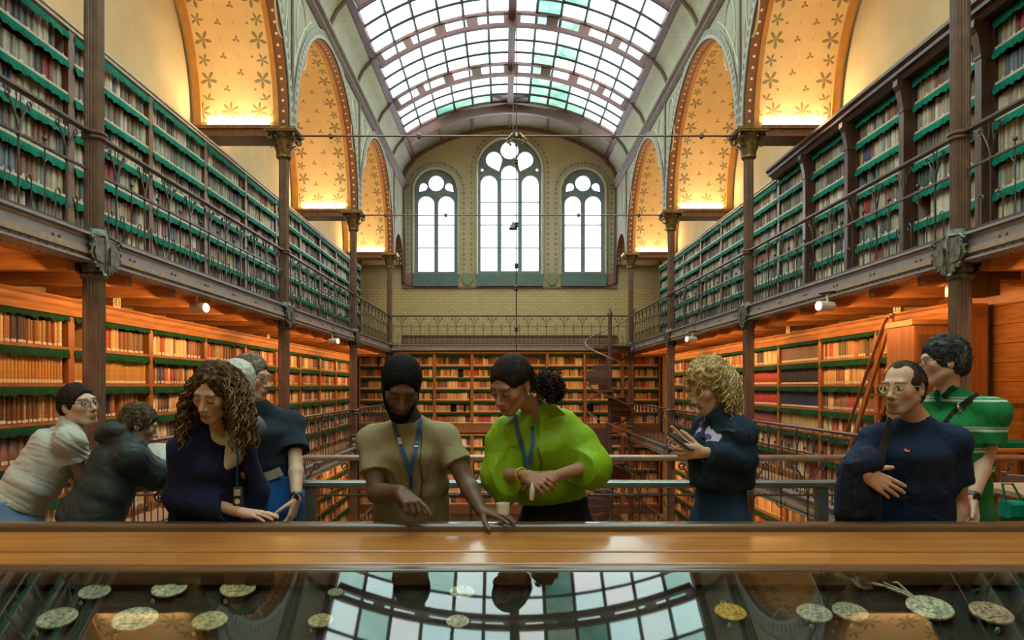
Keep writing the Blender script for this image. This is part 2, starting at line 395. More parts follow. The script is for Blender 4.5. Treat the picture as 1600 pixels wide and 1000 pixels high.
def teardrop(cx, cz, r, tx, tz, n=16):
    d = math.hypot(tx-cx, tz-cz); a0 = math.atan2(tz-cz, tx-cx); q = math.acos(min(.98, r/d)); pts = [(tx, tz)]
    for i in range(n+1):
        a = a0+q+(2*PI-2*q)*i/n; pts.append((cx+r*math.cos(a), cz+r*math.sin(a)))
    return pts
for nm, x, w, z0, zt in WIN:
    out = round_head(x, w-.02, z0+.02, zt-.01); r = w/2; zs = zt-r
    if w > 2:
        holes = [round_head(x, .56, z0+.16, 9.02), round_head(x-.70, .56, z0+.16, 8.68), round_head(x+.70, .56, z0+.16, 8.68), circ(x, 9.54, .30),
                 teardrop(x-.53, 9.22, .27, x-.36, 8.83), teardrop(x+.53, 9.22, .27, x+.36, 8.83), circ(x-.93, 8.88, .05, 8), circ(x+.93, 8.88, .05, 8)]
        cols = [(x-.70, .56, 8.68), (x, .56, 9.02), (x+.70, .56, 8.68)]
    else:
        holes = [round_head(x-.34, .54, z0+.14, 7.98), round_head(x+.34, .54, z0+.14, 7.98), circ(x, 8.42, .26), teardrop(x-.43, 8.30, .13, x-.58, 8.13), teardrop(x+.43, 8.30, .13, x+.58, 8.13)]
        cols = [(x-.34, .54, 7.98), (x+.34, .54, 7.98)]
    win = plate(nm, out, holes, .14, M['stone'], None, MY(YE+.18)); struct(win)
    # stone reveal moulding round the opening
    t = MB(); pts = [(x-r-.04, YE-.02, z0)] + [(x+(r+.04)*math.cos(PI-PI*i/24), YE-.02, zs+(r+.04)*math.sin(PI-PI*i/24)) for i in range(25)] + [(x+r+.04, YE-.02, z0)]
    t.tube(pts, .055, 6); t.obj('frame', M['outline'], win, 60)
    g = MB(); pts = [(x-r-.21, YE-.004, z0+.1)] + [(x+(r+.21)*math.cos(PI-PI*i/24), YE-.004, zs+(r+.21)*math.sin(PI-PI*i/24)) for i in range(25)] + [(x+r+.21, YE-.004, z0+.1)]
    # painted leaf border, small raised leaves
    lv_ = MB()
    for i in range(len(pts)-1):
        p, q = Vector(pts[i]), Vector(pts[i+1]); L = (q-p).length; k = max(1, int(L/.17))
        for j in range(k):
            c_ = p.lerp(q, (j+.5)/k); lv_.ball((c_.x, YE-.006, c_.z), .055, 5, 2, (1, .15, 1.3 if (i+j) % 2 else .7))
    stuff(lv_.obj('leaf_border', M['sage_leaf'] if 'sage_leaf' in M else M['stone'], win))
    for cx_, cw, ct in cols:
        zz = z0+.16; i = 0
        for i in range(6):
            z1 = min(zz+.78, ct-.28)
            if i == 5 or z1 >= ct-.29: z1 = ct+.01
            p = MB().box(cx_-cw/2, YE+.176, zz, cx_+cw/2, YE+.184, z1).obj('pane', M['wpane'], win)
            if z1 < ct: MB().box(cx_-cw/2-.03, YE+.15, z1-.018, cx_+cw/2+.03, YE+.21, z1+.018).obj('saddle_bar', M['stone'], win)
            if z1 > ct: break
            zz = z1
    for h in holes[len(cols):]:
        xs = [p[0] for p in h]; zs_ = [p[1] for p in h]
        plate('pane', h, [], .006, M['wpane'], win, MY(YE+.18))
    slab('sill', x-r-.03, x+r+.03, YE-.16, YE, 4.90, z0+.02, M['sill'], win)
slab('trim_1', -3.62, 3.62, YE-.06, YE, 4.83, 4.895, M['trim'])
M['shieldgreen'] = pmat('faded_green_paint', (.25, .27, .17), (.19, .21, .13), 12, rough=.8)
M['pinkpaint'] = pmat('faded_red_paint', (.34, .17, .12), (.26, .13, .09), 12, rough=.8)
for i, x in enumerate((-3.38, -1.42, 1.42, 3.38)):
    p = [(-.17, .30), (.17, .30), (.19, .10), (.12, -.06), (0, -.14), (-.12, -.06), (-.19, .10)]
    o = plate('shield', [(x+a, 5.05+b_) for a, b_ in p], [], .06, M['pinkpaint'] if i in (0, 3) else M['shieldgreen'], None, MY(YE-.05))
    tag(o, ['faded red painted shield left of the first tall window', 'grey-green painted shield between the left and middle windows', 'green painted shield between the middle and right windows', 'faded red painted shield right of the last tall window'][i], 'shield')
wc = slab('trim_2', -3.62, 3.62, YE-.05, YE, LV, LV+.52, M['walnut'])
x = -3.5
pm = MB().bbox(-.062, -.02, 0, .062, 0, .44, .008).mesh('plank', M['wains'])
while x < 3.5:
    p = link('plank', pm, wc); p.location = (x, YE-.05, LV+.03); x += .14
slab('cap_rail', -3.62, 3.62, YE-.09, YE-.0, LV+.52, LV+.57, M['walnut'], wc)
# arcades, barrel soffits ---------------------------------------------
bays = [(YC[i]+YC[i+1])/2 for i in range(len(YC)-1)]
arches = [(c, BR) for c in bays] + [(23.35, .86)]
def arcade_outline(top=8.36):
    o = [(YN, top), (YN, SPR)]
    for c, r in arches:
        n = 40 if r > 1 else 16
        o += [(c-r*math.cos(PI*i/n), SPR+r*math.sin(PI*i/n)) for i in range(n+1)]
    return o+[(YE, SPR), (YE, top)]
def MX(x): return Matrix(((0, 0, 1, x), (1, 0, 0, 0), (0, 1, 0, 0), (0, 0, 0, 1)))    # local xy -> world yz, extruded along x
def arc_sweep(mb, c, r, sec, n=40):
    """sweep a closed section [(dr, x)] round the arch"""
    k = len(sec); vs = []
    for i in range(n+1):
        a = PI*i/n
        for dr, x in sec: vs.append((x, c-(r+dr)*math.cos(a), SPR+(r+dr)*math.sin(a)))
    fs = [(i*k+j, i*k+(j+1) % k, (i+1)*k+(j+1) % k, (i+1)*k+j) for i in range(n) for j in range(k)]
    fs += [tuple(range(k-1, -1, -1)), tuple(range(n*k, (n+1)*k))]
    mb.add(vs, fs)
for s in (-1, 1):
    w = plate('wall_'+SIDE[s], arcade_outline(), [], .20, M['spandrel'], None, MX(s*3.68)); struct(w)
    blk = plate('ceiling', [(a, b_) for a, b_ in arcade_outline(8.5)], [], 1.30, M['cream'], None, MX(s*4.435)); struct(blk)
    for c, r in arches:
        n = 40 if r > 1 else 14; L = PI*r
        av = [L*i/n for i in range(n+1)]
        def P(R, x): return lambda u, v: (s*(x+u), c-R*math.cos(v/r), SPR+R*math.sin(v/r))
        link('painted_soffit', grid_mesh('painted_soffit', P(r-.014, 3.80), [0, SW], av, M['soffit'], .01*(1 if s > 0 else -1)), blk)
        link('dotted_band', grid_mesh('dotted_band', P(r-.012, 3.572), [0, .15], av, M['band'], .01*(1 if s > 0 else -1)), w)
        mb = MB(); arc_sweep(mb, c, r, [(-.03, s*3.722), (-.03, s*3.80), (0, s*3.80), (0, s*3.722)], n); mb.obj('arch_rib', M['orange'], blk, 40)
        mb = MB(); arc_sweep(mb, c, r, [(-.06, s*4.92), (-.06, s*5.03), (0, s*5.03), (0, s*4.92)], n); mb.obj('arch_rib', M['orange'], blk, 40)
        # archivolt on the nave face
        def A(u, v): return (s*(3.565-(.012 if 0 < u < .17 else 0)), c-(r+u)*math.cos(v/r), SPR+(r+u)*math.sin(v/r))
        if r > 1:
            av2 = [x_ for x_ in av if .0 <= x_ <= L]
            link('archivolt', grid_mesh('archivolt', lambda u, v: (s*3.56, c-(r+u)*math.cos(v/r), min(8.19, SPR+(r+u)*math.sin(v/r))), [0, .16], av2, M['arcv'], .02*(-1 if s > 0 else 1)), w)
            mb = MB(); mb.tube([(s*3.565, c-(r+.30)*math.cos(PI*i/40), SPR+(r+.30)*math.sin(PI*i/40)) for i in range(7, 34) if SPR+(r+.30)*math.sin(PI*i/40) < 8.19] if r < 1 else [(s*3.572, c-(r+.27)*math.cos(PI*i/40), SPR+(r+.27)*math.sin(PI*i/40)) for i in range(5, 14)], .014, 4)
            mb.tube([(s*3.572, c+(r+.27)*math.cos(PI*i/40), SPR+(r+.27)*math.sin(PI*i/40)) for i in range(5, 14)], .014, 4)
            mb.obj('painted_outline', M['outline'], w)
    for y in YC:
        # shaft on the pier and painted medallions on either side of it
        MB().tube([(s*3.565, y, SPR), (s*3.565, y, 8.15)], .03, 8).obj('wall_shaft', M['iron'], w, 50)
        for q in (-1, 1):
            MB().tube([(s*3.572, y+q*.58+.30*math.cos(2*PI*i/28), 7.42+.58*math.sin(2*PI*i/28)) for i in range(29)], .014, 4, False).obj('painted_medallion', M['outline'], w)
            MB().tube([(s*3.572, y+q*(.07+.0), SPR+.05), (s*3.572, y+q*.09, SPR+.9), (s*3.572, y+q*.22, SPR+1.7)], .012, 4).obj('painted_outline', M['outline'], w)
    # moulding
    mo = MB(); a = [(3.56, 8.14), (3.50, 8.20), (3.50, 8.26), (3.44, 8.30), (3.44, 8.36), (3.70, 8.36), (3.70, 8.14)]
    mo.prism([(s*x, YN, z) for x, z in a], (0, YE-YN, 0)); struct(mo.obj('trim_3', M['trim']))
# cove + roof light ------------------------------------------------------
SX, SZ, APX = 3.24, 9.26, 10.28
sag = APX-SZ; RR = (SX*SX+sag*sag)/(2*sag); RZ = APX-RR
TH = math.asin(SX/RR)
def vault(t, dr=0.0):      # t = -1 .. 1 across the roof light
    a = t*TH; return ((RR+dr)*math.sin(a), RZ+(RR+dr)*math.cos(a))
CV = [(3.66, 8.34), (3.655, 8.50), (3.60, 8.72), (3.50, 8.92), (3.33, 9.12), (SX, SZ)]
cl = [0]
for p, q in zip(CV, CV[1:]): cl.append(cl[-1]+math.hypot(p[0]-q[0], p[1]-q[1]))
NR = [YC[0]+BAY/2*i for i in range(11)]           # roof ribs, -4.5 ... 22.2
def cove_at(v):
    for i in range(len(cl)-1):
        if v <= cl[i+1]+1e-6:
            t = (v-cl[i])/(cl[i+1]-cl[i]); return CV[i][0]+(CV[i+1][0]-CV[i][0])*t, CV[i][1]+(CV[i+1][1]-CV[i][1])*t
    return CV[-1]
cl_s = [cl[-1]*i/12 for i in range(13)]
for s in (-1, 1):
    me = grid_mesh('ceiling', lambda u, v: (s*cove_at(v)[0], YN+u, cove_at(v)[1]), [0, YE-YN], cl_s, M['cove'], .05*(1 if s < 0 else -1))
    co = struct(link('ceiling', me))
    rm = MB()
    rib = [(s*(cove_at(v)[0]-.02), cove_at(v)[1]-.02) for v in cl_s]
    rm.tube([(x, 0, z) for x, z in rib], .045, 8); rme = rm.mesh('cove_rib', M['trim'], 50)
    for y in NR+[YE-.03]: link('cove_rib', rme, co).location = (0, y, 0)
    mb = MB(); mb.prism([(s*x, YN, z) for x, z in ((SX+.06, SZ-.12), (SX-.05, SZ-.06), (SX-.06, SZ+.06), (SX+.06, SZ+.06))], (0, YE-YN, 0)); mb.obj('roof_light_kerb', M['redbrown'], co)
# painted panels between the roof light and the gable
ts = [-1+2*i/28 for i in range(29)]
for y0, y1 in ((22.24, YE), (YN, YC[0])):
    me = grid_mesh('ceiling', lambda u, v: (vault(u)[0], y0+v, vault(u)[1]), ts, [0, y1-y0], M['cove_plain'] if 'cove_plain' in M else M['spandrel'], -.05, uvs=False)
    ce = struct(link('ceiling', me))
    for t in (-.68, -.36, 0, .36, .68):
        MB().tube([(vault(t, -.03)[0], y0, vault(t, -.03)[1]), (vault(t, -.03)[0], y1, vault(t, -.03)[1])], .045, 6).obj('panel_rib', M['trim'], ce, 50)
# wall rib on the gable
mb = MB(); pr = [(-3.60, 7.0)]+[(-(cove_at(v)[0]-.03), cove_at(v)[1]-.03) for v in cl_s]+[(vault(t, -.03)[0], vault(t, -.03)[1]) for t in ts[1:-1]]+[((cove_at(v)[0]-.03), cove_at(v)[1]-.03) for v in cl_s[::-1]]+[(3.60, 7.0)]
mb.tube([(x, YE-.05, z) for x, z in [(-3.56, 5.0)]+pr+[(3.56, 5.0)]], .07, 8); struct(mb.obj('trim_4', M['redbrown'], None, 50))
sky = struct(link('window_4', None)); sky.empty_display_size = .2
# glazing bars along the hall and across it
NCOL = 12
for i in range(1, NCOL):
    t = -1+2*i/NCOL
    x, z = vault(t, -.02); r = .034
    if i == NCOL//2: MB().box(x-.09, NR[0], z-.16, x+.09, NR[-1], z+.02).obj('ridge_beam', M['redbrown'], sky)
    else: MB().tube([(x, NR[0], z), (x, NR[-1], z)], r, 4).obj('glazing_bar', M['bar'], sky)
bm_ = MB(); bm_.tube([(vault(t, -.02)[0], 0, vault(t, -.02)[1]) for t in ts], .036, 4); bm_ = bm_.mesh('glazing_bar', M['bar'])
NROW = 4
ribm = None
def rib_mesh(solid=False):
    """curved roof beam whose web is pierced by long slots"""
    mb = MB(); n = 96
    def seg(t0, t1, d0, d1, hw, k):
        vs = []
        for i in range(k+1):
            t = t0+(t1-t0)*i/k
            for d_, y_ in ((d0, -hw), (d0, hw), (d1, hw), (d1, -hw)):
                x, z = vault(t, d_); vs.append((x, y_, z))
        fs = [(i*4+j, i*4+(j+1) % 4, (i+1)*4+(j+1) % 4, (i+1)*4+j) for i in range(k) for j in range(4)]+[(3, 2, 1, 0), (k*4, k*4+1, k*4+2, k*4+3)]
        mb.add(vs, fs)
    seg(-1, 1, -.36, -.28, .06, 40); seg(-1, 1, -.06, .0, .06, 40)
    edges = [-1]
    slots = [(-.95, -.78), (-.72, -.55), (-.47, -.32), (-.24, -.06)]
    slots = slots+[(-b_, -a_) for a_, b_ in slots[::-1]]
    prev = -1
    if solid: slots = []
    for a_, b_ in slots: seg(prev, a_, -.28, -.06, .025, 4); prev = b_
    seg(prev, 1, -.28, -.06, .025, 4)
    return mb.mesh('roof_rib', M['redbrown'], 40)
ribm = rib_mesh(); ribs_solid = rib_mesh(True)
for i, y in enumerate(NR):
    link('roof_rib', ribm if i < len(NR)-1 else ribs_solid, sky).location = (0, y, 0)
    if i < len(NR)-1:
        for j in range(1, NROW): link('glazing_bar', bm_, sky).location = (0, y+(NR[i+1]-y)*j/NROW, 0)
dy = BAY/2/NROW
pmesh = []
for c in range(NCOL):
    t0, t1 = -1+2*c/NCOL, -1+2*(c+1)/NCOL
    mb = MB(); (xa, za), (xb, zb) = vault(t0, .01), vault(t1, .01); (xc, zc), (xd, zd) = vault(t0, .018), vault(t1, .018)
    v = [(xa, 0, za), (xb, 0, zb), (xb, dy, zb), (xa, dy, za), (xc, 0, zc), (xd, 0, zd), (xd, dy, zd), (xc, dy, zc)]
    mb.add(v, [(0, 3, 2, 1), (4, 5, 6, 7), (0, 1, 5, 4), (1, 2, 6, 5), (2, 3, 7, 6), (3, 0, 4, 7)]); pmesh.append(mb)
pm_ = [p.mesh('pane', M['pane']) for p in pmesh]
restp = MB(); rp = random.Random(3)
for i in range(len(NR)-1):
    for j in range(NROW):
        for c in range(NCOL):
            y = NR[i]+j*dy
            if i >= 4:
                o = link('pane', pm_[c], sky); o.location = (0, y, 0)
                q = rp.random(); last = (i == 9 and j == 3)
                if last and c in (5, 6): o.color = (.055, .05, .036, 1)
                elif (last and c in (2, 3, 4, 7, 8, 9)) or (c in (7, 8) and q < .55): o.color = (.17+.1*rp.random(), .33, .27, 1)
                elif q < .16: o.color = (.55, .72, .66, 1)
                else: o.color = (.74+.14*rp.random(), .90, .87, 1)
            else: restp.add([(a, b_+y, z) for a, b_, z in pmesh[c].v], pmesh[c].f)
ro = stuff(restp.obj('roof_panes', M['pane'], sky)); ro.color = (.76, .91, .87, 1)
# ================================================================ COLUMNS, BEAMS, GIRDERS
def capital_mesh():
    mb = MB(); mb.lathe([(.085, 0), (.10, .02), (.10, .05), (.086, .07), (.095, .2), (.15, .36), (.17, .38)], 16)
    mb.box(-.20, -.20, .375, .20, .20, .40); mb.box(-.215, -.215, .40, .215, .215, .44)
    for ring, (z0, h, r0, n) in enumerate(((.06, .15, .088, 8), (.13, .19, .098, 8))):
        for k in range(n):
            a = 2*PI*(k+.5*ring)/n; d = Vector((math.cos(a), math.sin(a), 0)); t = Vector((-d.y, d.x, 0)); w = .038
            pts = []
            for i, (o, z, q) in enumerate(((0, 0, 1), (.012, .5, 1.1), (.035, .85, .8), (.07, 1, .45), (.085, .88, .2))):
                c_ = d*(r0+o)+Vector((0, 0, z0+h*z)); pts += [c_-t*w*q, c_+d*.012, c_+t*w*q]
            mb.add(pts, [(i*3+j, i*3+j+1, i*3+j+4, i*3+j+3) for i in range(4) for j in range(2)])
    for k in range(4):
        a = PI/4+k*PI/2; d = Vector((math.cos(a), math.sin(a), 0)); pts = []
        for i in range(13):
            th = -.6+i*.52; r = .062*(1-i/16); c_ = d*(.205)+Vector((0, 0, .315))
            pts.append(c_+d*(r*math.sin(th))+Vector((0, 0, r*math.cos(th))))
        mb.tube(pts, .018, 5)
    mb.v = [(x*1.2, y*1.2, z) for x, y, z in mb.v]; return mb.mesh('capital', M['gilt'], 35)
def bracket_mesh():
    mb = MB(); mb.lathe([(.086, -.30), (.105, -.285), (.112, -.26), (.098, -.235), (.108, -.20), (.112, -.05), (.118, .06), (.108, .09), (.092, .13)], 16)
    for s in (-1, 1):
        for x in (-1, 1):
            out = [(.03, .055), (.20, .045), (.235, .015), (.205, -.02), (.235, -.06), (.225, -.12), (.18, -.15), (.15, -.205), (.10, -.20), (.06, -.25), (.03, -.245)]
            mb.prism([(x*.085, s*y, z) for y, z in out], (x*.022, 0, 0))
            mb.prism([(x*.105, s*(.05+.14*a), -.09+.075*b) for a, b in ((0, 1), (.9, .75), (1, 0), (.8, -.8), (0, -1))], (x*.012, 0, 0))
            mb.tube([(x*.108, s*(.205+.035*(1-i/14)*math.cos(i*.6)), .02+.035*(1-i/14)*math.sin(i*.6)) for i in range(12)], .010, 5)
            for y, z in ((.225, -.10), (.165, -.175), (.08, -.225), (.235, -.04)): mb.ball((x*.100, s*y, z), .022, 6, 4, (.7, 1.2, .8))
        mb.tube([(-.11, s*.03, .075), (-.11, s*.18, .06), (-.11, s*.24, .02)], .012, 5); mb.tube([(.11, s*.03, .075), (.11, s*.18, .06), (.11, s*.24, .02)], .012, 5)
    return mb.mesh('bracket', M['verdigris'], 40)
def shaft_mesh(z0, z1, r): 
    n = 20; vs = []; mb = MB()
    prof = [(r, z0), (r, z1)]
    m = 40
    for q, z in prof:
        for k in range(m):
            a = 2*PI*k/m; w = q*(1-.09*(1-abs(math.sin(a*n/2))))if k % 2 else q*.9
            vs.append((w*math.cos(a), w*math.sin(a), z))
    mb.add(vs, [(k, (k+1) % m, m+(k+1) % m, m+k) for k in range(m)])
    return mb.mesh('shaft', M['iron'])
BOT = -2*LV
cap_me, br_me = capital_mesh(), bracket_mesh()
sh_lo, sh_hi = shaft_mesh(0, 2.75-BOT-.15, .088), shaft_mesh(2.75-BOT, 5.17-BOT, .078)
rg = MB()
for z in (3.66, 3.70): rg.lathe([(.085, z-BOT-.02), (.10, z-BOT-.008), (.10, z-BOT+.008), (.085, z-BOT+.02)], 16)
for z in (.92, .98, .40, -1.8): rg.lathe([(.09, z-BOT-.03), (.115, z-BOT-.01), (.115, z-BOT+.012), (.09, z-BOT+.03)], 16)
rg.lathe([(.09, -.1-BOT), (.17, -.08-BOT), (.17, .0-BOT), (.12, .06-BOT), (.15, .12-BOT), (.15, .16-BOT), (.10, .22-BOT), (.13, .28-BOT), (.13, .31-BOT), (.09, .36-BOT)], 16)
rg.lathe([(.2, 0), (.2, .12), (.14, .16), (.15, .22), (.10, .3)], 16)
rg_me = rg.mesh('collar', M['iron'], 40)
for s in (-1, 1):
    vis = [y for y in YC if y > 2]
    for i, y in enumerate(vis):
        t = thing('column', '%s tall fluted brown iron column from the front on the %s side of the hall' % (ORD[i], SIDE[s]), 'column', (s*W, y, BOT))
        link('shaft', sh_lo, t); link('shaft', sh_hi, t); link('collar', rg_me, t)
        for z in (2.75, .06): link('bracket', br_me, t).location = (0, 0, z-BOT)
        link('capital', cap_me, t).location = (0, 0, 5.16-BOT)
    for i, y in enumerate(YC):
        a, c = sorted((s*3.90, s*(XO-.02)))
        mb = MB(); mb.box(a, y-.22, SPR-.13, c, y+.22, SPR-.0); mb.box(a, y-.26, SPR-.035, c, y+.26, SPR+.012); mb.box(a, y-.24, SPR-.15, c, y+.24, SPR-.125)
        b = mb.obj('trim_5', M['redbrown'] if False else M['walnut']); struct(b)
# cove lamps lying on the beams
cl_n = 0
for s in (-1, 1):
    for i, y in enumerate(YC):
        for q in (-1, 1):
            if (i == 0 and q < 0): continue
            yy = y+q*.21
            mb = MB(); mb.bbox(-.5, -.018, 0, .5, .018, .02, .004)
            seen = y > 2 and q < 0
            t = thing('cove_lamp', 'strip lamp on the %s springing beam of the %s arcade, lighting the painted soffit' % ((ORD[i-2] if i > 1 else ('hidden' if i == 1 else 'rearmost')) + (' front' if q < 0 else ' back'), SIDE[s]), 'lamp', (s*4.35, yy, SPR+.014))
            mb.obj('housing', M['iron'], t)
            MB().tube([(-.48, 0, .03), (.48, 0, .03)], .010, 6).obj('tube', M['glow'], t)
            area('cove_light', (0, 0, .05), (PI-(.55 if q < 0 else -.55)*-1, 0, 0), .96, .05, P_COVE if i < 5 or q < 0 else P_COVE*.4, COVE, parent=t)
# girders
def girder_mesh(L):
    mb = MB(); mb.box(-.085, 0, -.010, .085, L, .012); mb.box(-.085, 0, -.222, .085, L, -.205); mb.box(-.050, 0, -.205, .050, L, -.010)
    for q in (-1, 1): mb.box(min(q*.050, q*.058), 0, -.205, max(q*.050, q*.058), L, -.165); mb.box(min(q*.050, q*.056), 0, -.040, max(q*.050, q*.056), L, -.010)
    return mb.mesh('beam', M['girder'])
def rivet_mesh(L):
    mb = MB(); n = int(L/.105)
    for i in range(n):
        y = .1+i*.105
        for sx in (-1, 1):
            mb.ball((sx*.058, y, -.186), .0105, 5, 2)
            if i % 8 == 4:
                mb.ball((sx*.050, y-.03, -.10), .017, 5, 3); mb.ball((sx*.050, y+.05, -.10), .017, 5, 3)
            mb.ball((sx*.074, y, -.222), .010, 5, 2)
    return mb.mesh('rivets', M['iron'])
gm, rm_ = girder_mesh(BAY), rivet_mesh(BAY)
for s in (-1, 1):
    for lv in (1, 0, -1):
        z = lv*LV+.12; n0 = 1 if lv == 1 else 2
        for i in range(n0, len(YC)-1):
            j = i-n0
            t = thing('girder', 'riveted grey iron girder edging the %s %s gallery, %s span from the front' % ({1: 'upper', 0: 'middle', -1: 'lower'}[lv], SIDE[s], ORD[j]), 'girder', (s*W, YC[i], z))
            link('beam', gm, t); stuff(link('rivets', rm_, t))
t = thing('girder', 'riveted iron girder carrying the gallery below the three tall windows', 'girder', (W-.1, 22.2, LV+.12), PI/2)
L = 2*W-.2
link('beam', girder_mesh(L), t); stuff(link('rivets', rivet_mesh(L), t))
t = thing('girder', 'riveted iron girder under the railing behind the visitors', 'girder', (W-.1, 6.18, .12), PI/2)
link('beam', girder_mesh(L), t)
# ================================================================ RAILINGS
RH = .87
def spiral(c, r, u, w, turns=1.5, n=13, a0=0, shrink=.75):
    return [Vector(c)+Vector(u)*(r*(1-shrink*i/n)*math.cos(a0+2*PI*turns*i/n))+Vector(w)*(r*(1-shrink*i/n)*math.sin(a0+2*PI*turns*i/n)) for i in range(n+1)]
def baluster_fork():
    mb = MB(); mb.tube([(0, 0, 0), (0, 0, .55)], .0095, 5); mb.lathe([(.011, .53), (.018, .55), (.011, .57)], 6)
    for q in (-1, 1):
        pts = [(0, 0, .55), (q*.02, 0, .64), (q*.06, 0, .72), (q*.10, 0, .785)]
        mb.tube(pts, .008, 5)
        mb.tube(spiral((q*.115, 0, .80), .035, (q, 0, 0), (0, 0, 1), 1.3, 11, -2.4), .007, 4)
        mb.tube([(q*.035, 0, .70), (q*.02, 0, .80), (q*.028, 0, RH)], .006, 4)
    return mb.mesh('baluster', M['rail'], 60)
def crook(h, q):
    mb = MB(); mb.tube([(0, 0, 0), (0, 0, h)]+[Vector((q*.035, 0, h))+Vector((-q*.035*(1-.06*i)*math.cos(i*.55), 0, .045*(1-.06*i)*math.sin(i*.55))) for i in range(1, 10)], .0062, 4)
    return mb.mesh('scroll_bar', M['rail'], 60)
def finial_bar():
    mb = MB(); mb.tube([(0, 0, 0), (0, 0, .60)], .0062, 4); mb.ball((0, 0, .615), .02, 6, 4)
    for q in (-1, 1): mb.tube([(q*.0, 0, .44), (q*.035, 0, .47), (q*.04, 0, .50)], .005, 4)
    return mb.mesh('finial_bar', M['rail'], 60)
bf, cka, ckb, fb = baluster_fork(), crook(.25, 1), crook(.25, -1), finial_bar()
_rl = {}
def railing(L, loc, rz, label, hand='rail', n=None):
    t = thing('railing', label, 'railing', loc, rz)
    n = n or round(L/.534); key = (round(L, 3), hand)
    if key not in _rl:
        a = MB(); a.bbox(0, -.028, RH-.015, L, .028, RH+.025, .012)
        if hand == 'handrail': a = MB(); a.tube([(0, 0, RH), (L, 0, RH)], .027, 10)
        b = MB(); b.box(0, -.013, .545, L, .013, .560)
        for i in range(int(L/.05)): b.ball((.03+i*.05, 0, .565), .009, 4, 2)
        c = MB(); c.box(0, -.014, .03, L, .014, .045)
        _rl[key] = (a.mesh('top_rail', M[hand], 40), b.mesh('middle_rail', M['rail']), c.mesh('bottom_rail', M['rail']))
    for nm, me in zip(('top_rail', 'middle_rail', 'bottom_rail'), _rl[key]): link(nm, me, t)
    p = L/n
    for i in range(n):
        link('baluster', bf, t).location = (p*(i+.5), 0, 0)
        link('scroll_bar', cka, t).location = (p*(i+.25), 0, 0); link('scroll_bar', ckb, t).location = (p*(i+.75), 0, 0)
        link('finial_bar', fb, t).location = (p*i+.01, 0, 0)
    return t
for s in (-1, 1):
    for lv in (1, 0, -1):
        n0 = 1 if lv == 1 else 2
        for i in range(n0, len(YC)-1):
            j = i-n0
            y = YC[i]+.1; L = BAY-.2
            if lv == 1 and i == 1: y, L = 3.2, YC[2]-.1-3.2
            if lv == -1 and i == 2: continue
            railing(L, (s*W, y, lv*LV+.13), PI/2, 'iron scroll railing along the %s %s gallery, %s length from the front' % ({1: 'upper', 0: 'middle', -1: 'lower'}[lv], SIDE[s], ORD[j]))
railing(2*W-.2, (-W+.1, 22.2, LV+.13), 0, 'iron scroll railing of the gallery across the window wall')
railing(2*W-.2, (-W+.1, 6.18, .065), 0, 'iron scroll railing with rounded bronze handrail directly behind the visitors', 'handrail', 15)
railing(1.25, (W+.1, 6.18, .065), 0, 'short railing with rounded handrail beside the reading chairs', 'handrail', 3)
railing(2.2, (-3.65, 4.25, .10), 0, 'low iron scroll railing the boy in black leans on', 'rail', 5)
# ================================================================ BOOKCASES
def wave_strip(L, h, seed, nseg):
    r = random.Random(seed); vs = []; ph = r.random()*6
    for i in range(nseg+1):
        x = L*i/nseg; o = .006*math.sin(x*57+ph)+.004*math.sin(x*131+ph*2)
        hh = h*(1+.06*math.sin(x*19+ph))+(.012 if (i % 3) == 1 else 0)*(1+r.random()*.6)
        sw = .014*max(0, math.sin(x*9+ph*3))
        vs += [(x, -.004, 0), (x, -.012-abs(o)*.8, -hh*.55), (x, -.012-o-sw, -hh)]
    f = [(i*3+j, (i+1)*3+j, (i+1)*3+j+1, i*3+j+1) for i in range(nseg) for j in range(2)]
    # back layer gives the leather its thickness
    k = len(vs); vs2 = [(x, y+.004, z) for x, y, z in vs]
    f2 = [(k+a, k+d, k+c, k+b) for a, b, c, d in f]+[(i*3+2, (i+1)*3+2, k+(i+1)*3+2, k+i*3+2) for i in range(nseg)]
    mb = MB(); mb.add(vs+vs2, f+f2); return mb
_cm = {}
def shared(key, fn):
    if key not in _cm: _cm[key] = fn()
    return _cm[key]
ROWS = []     # (bookcase, matrix, width, z, height, kind, label, px size)
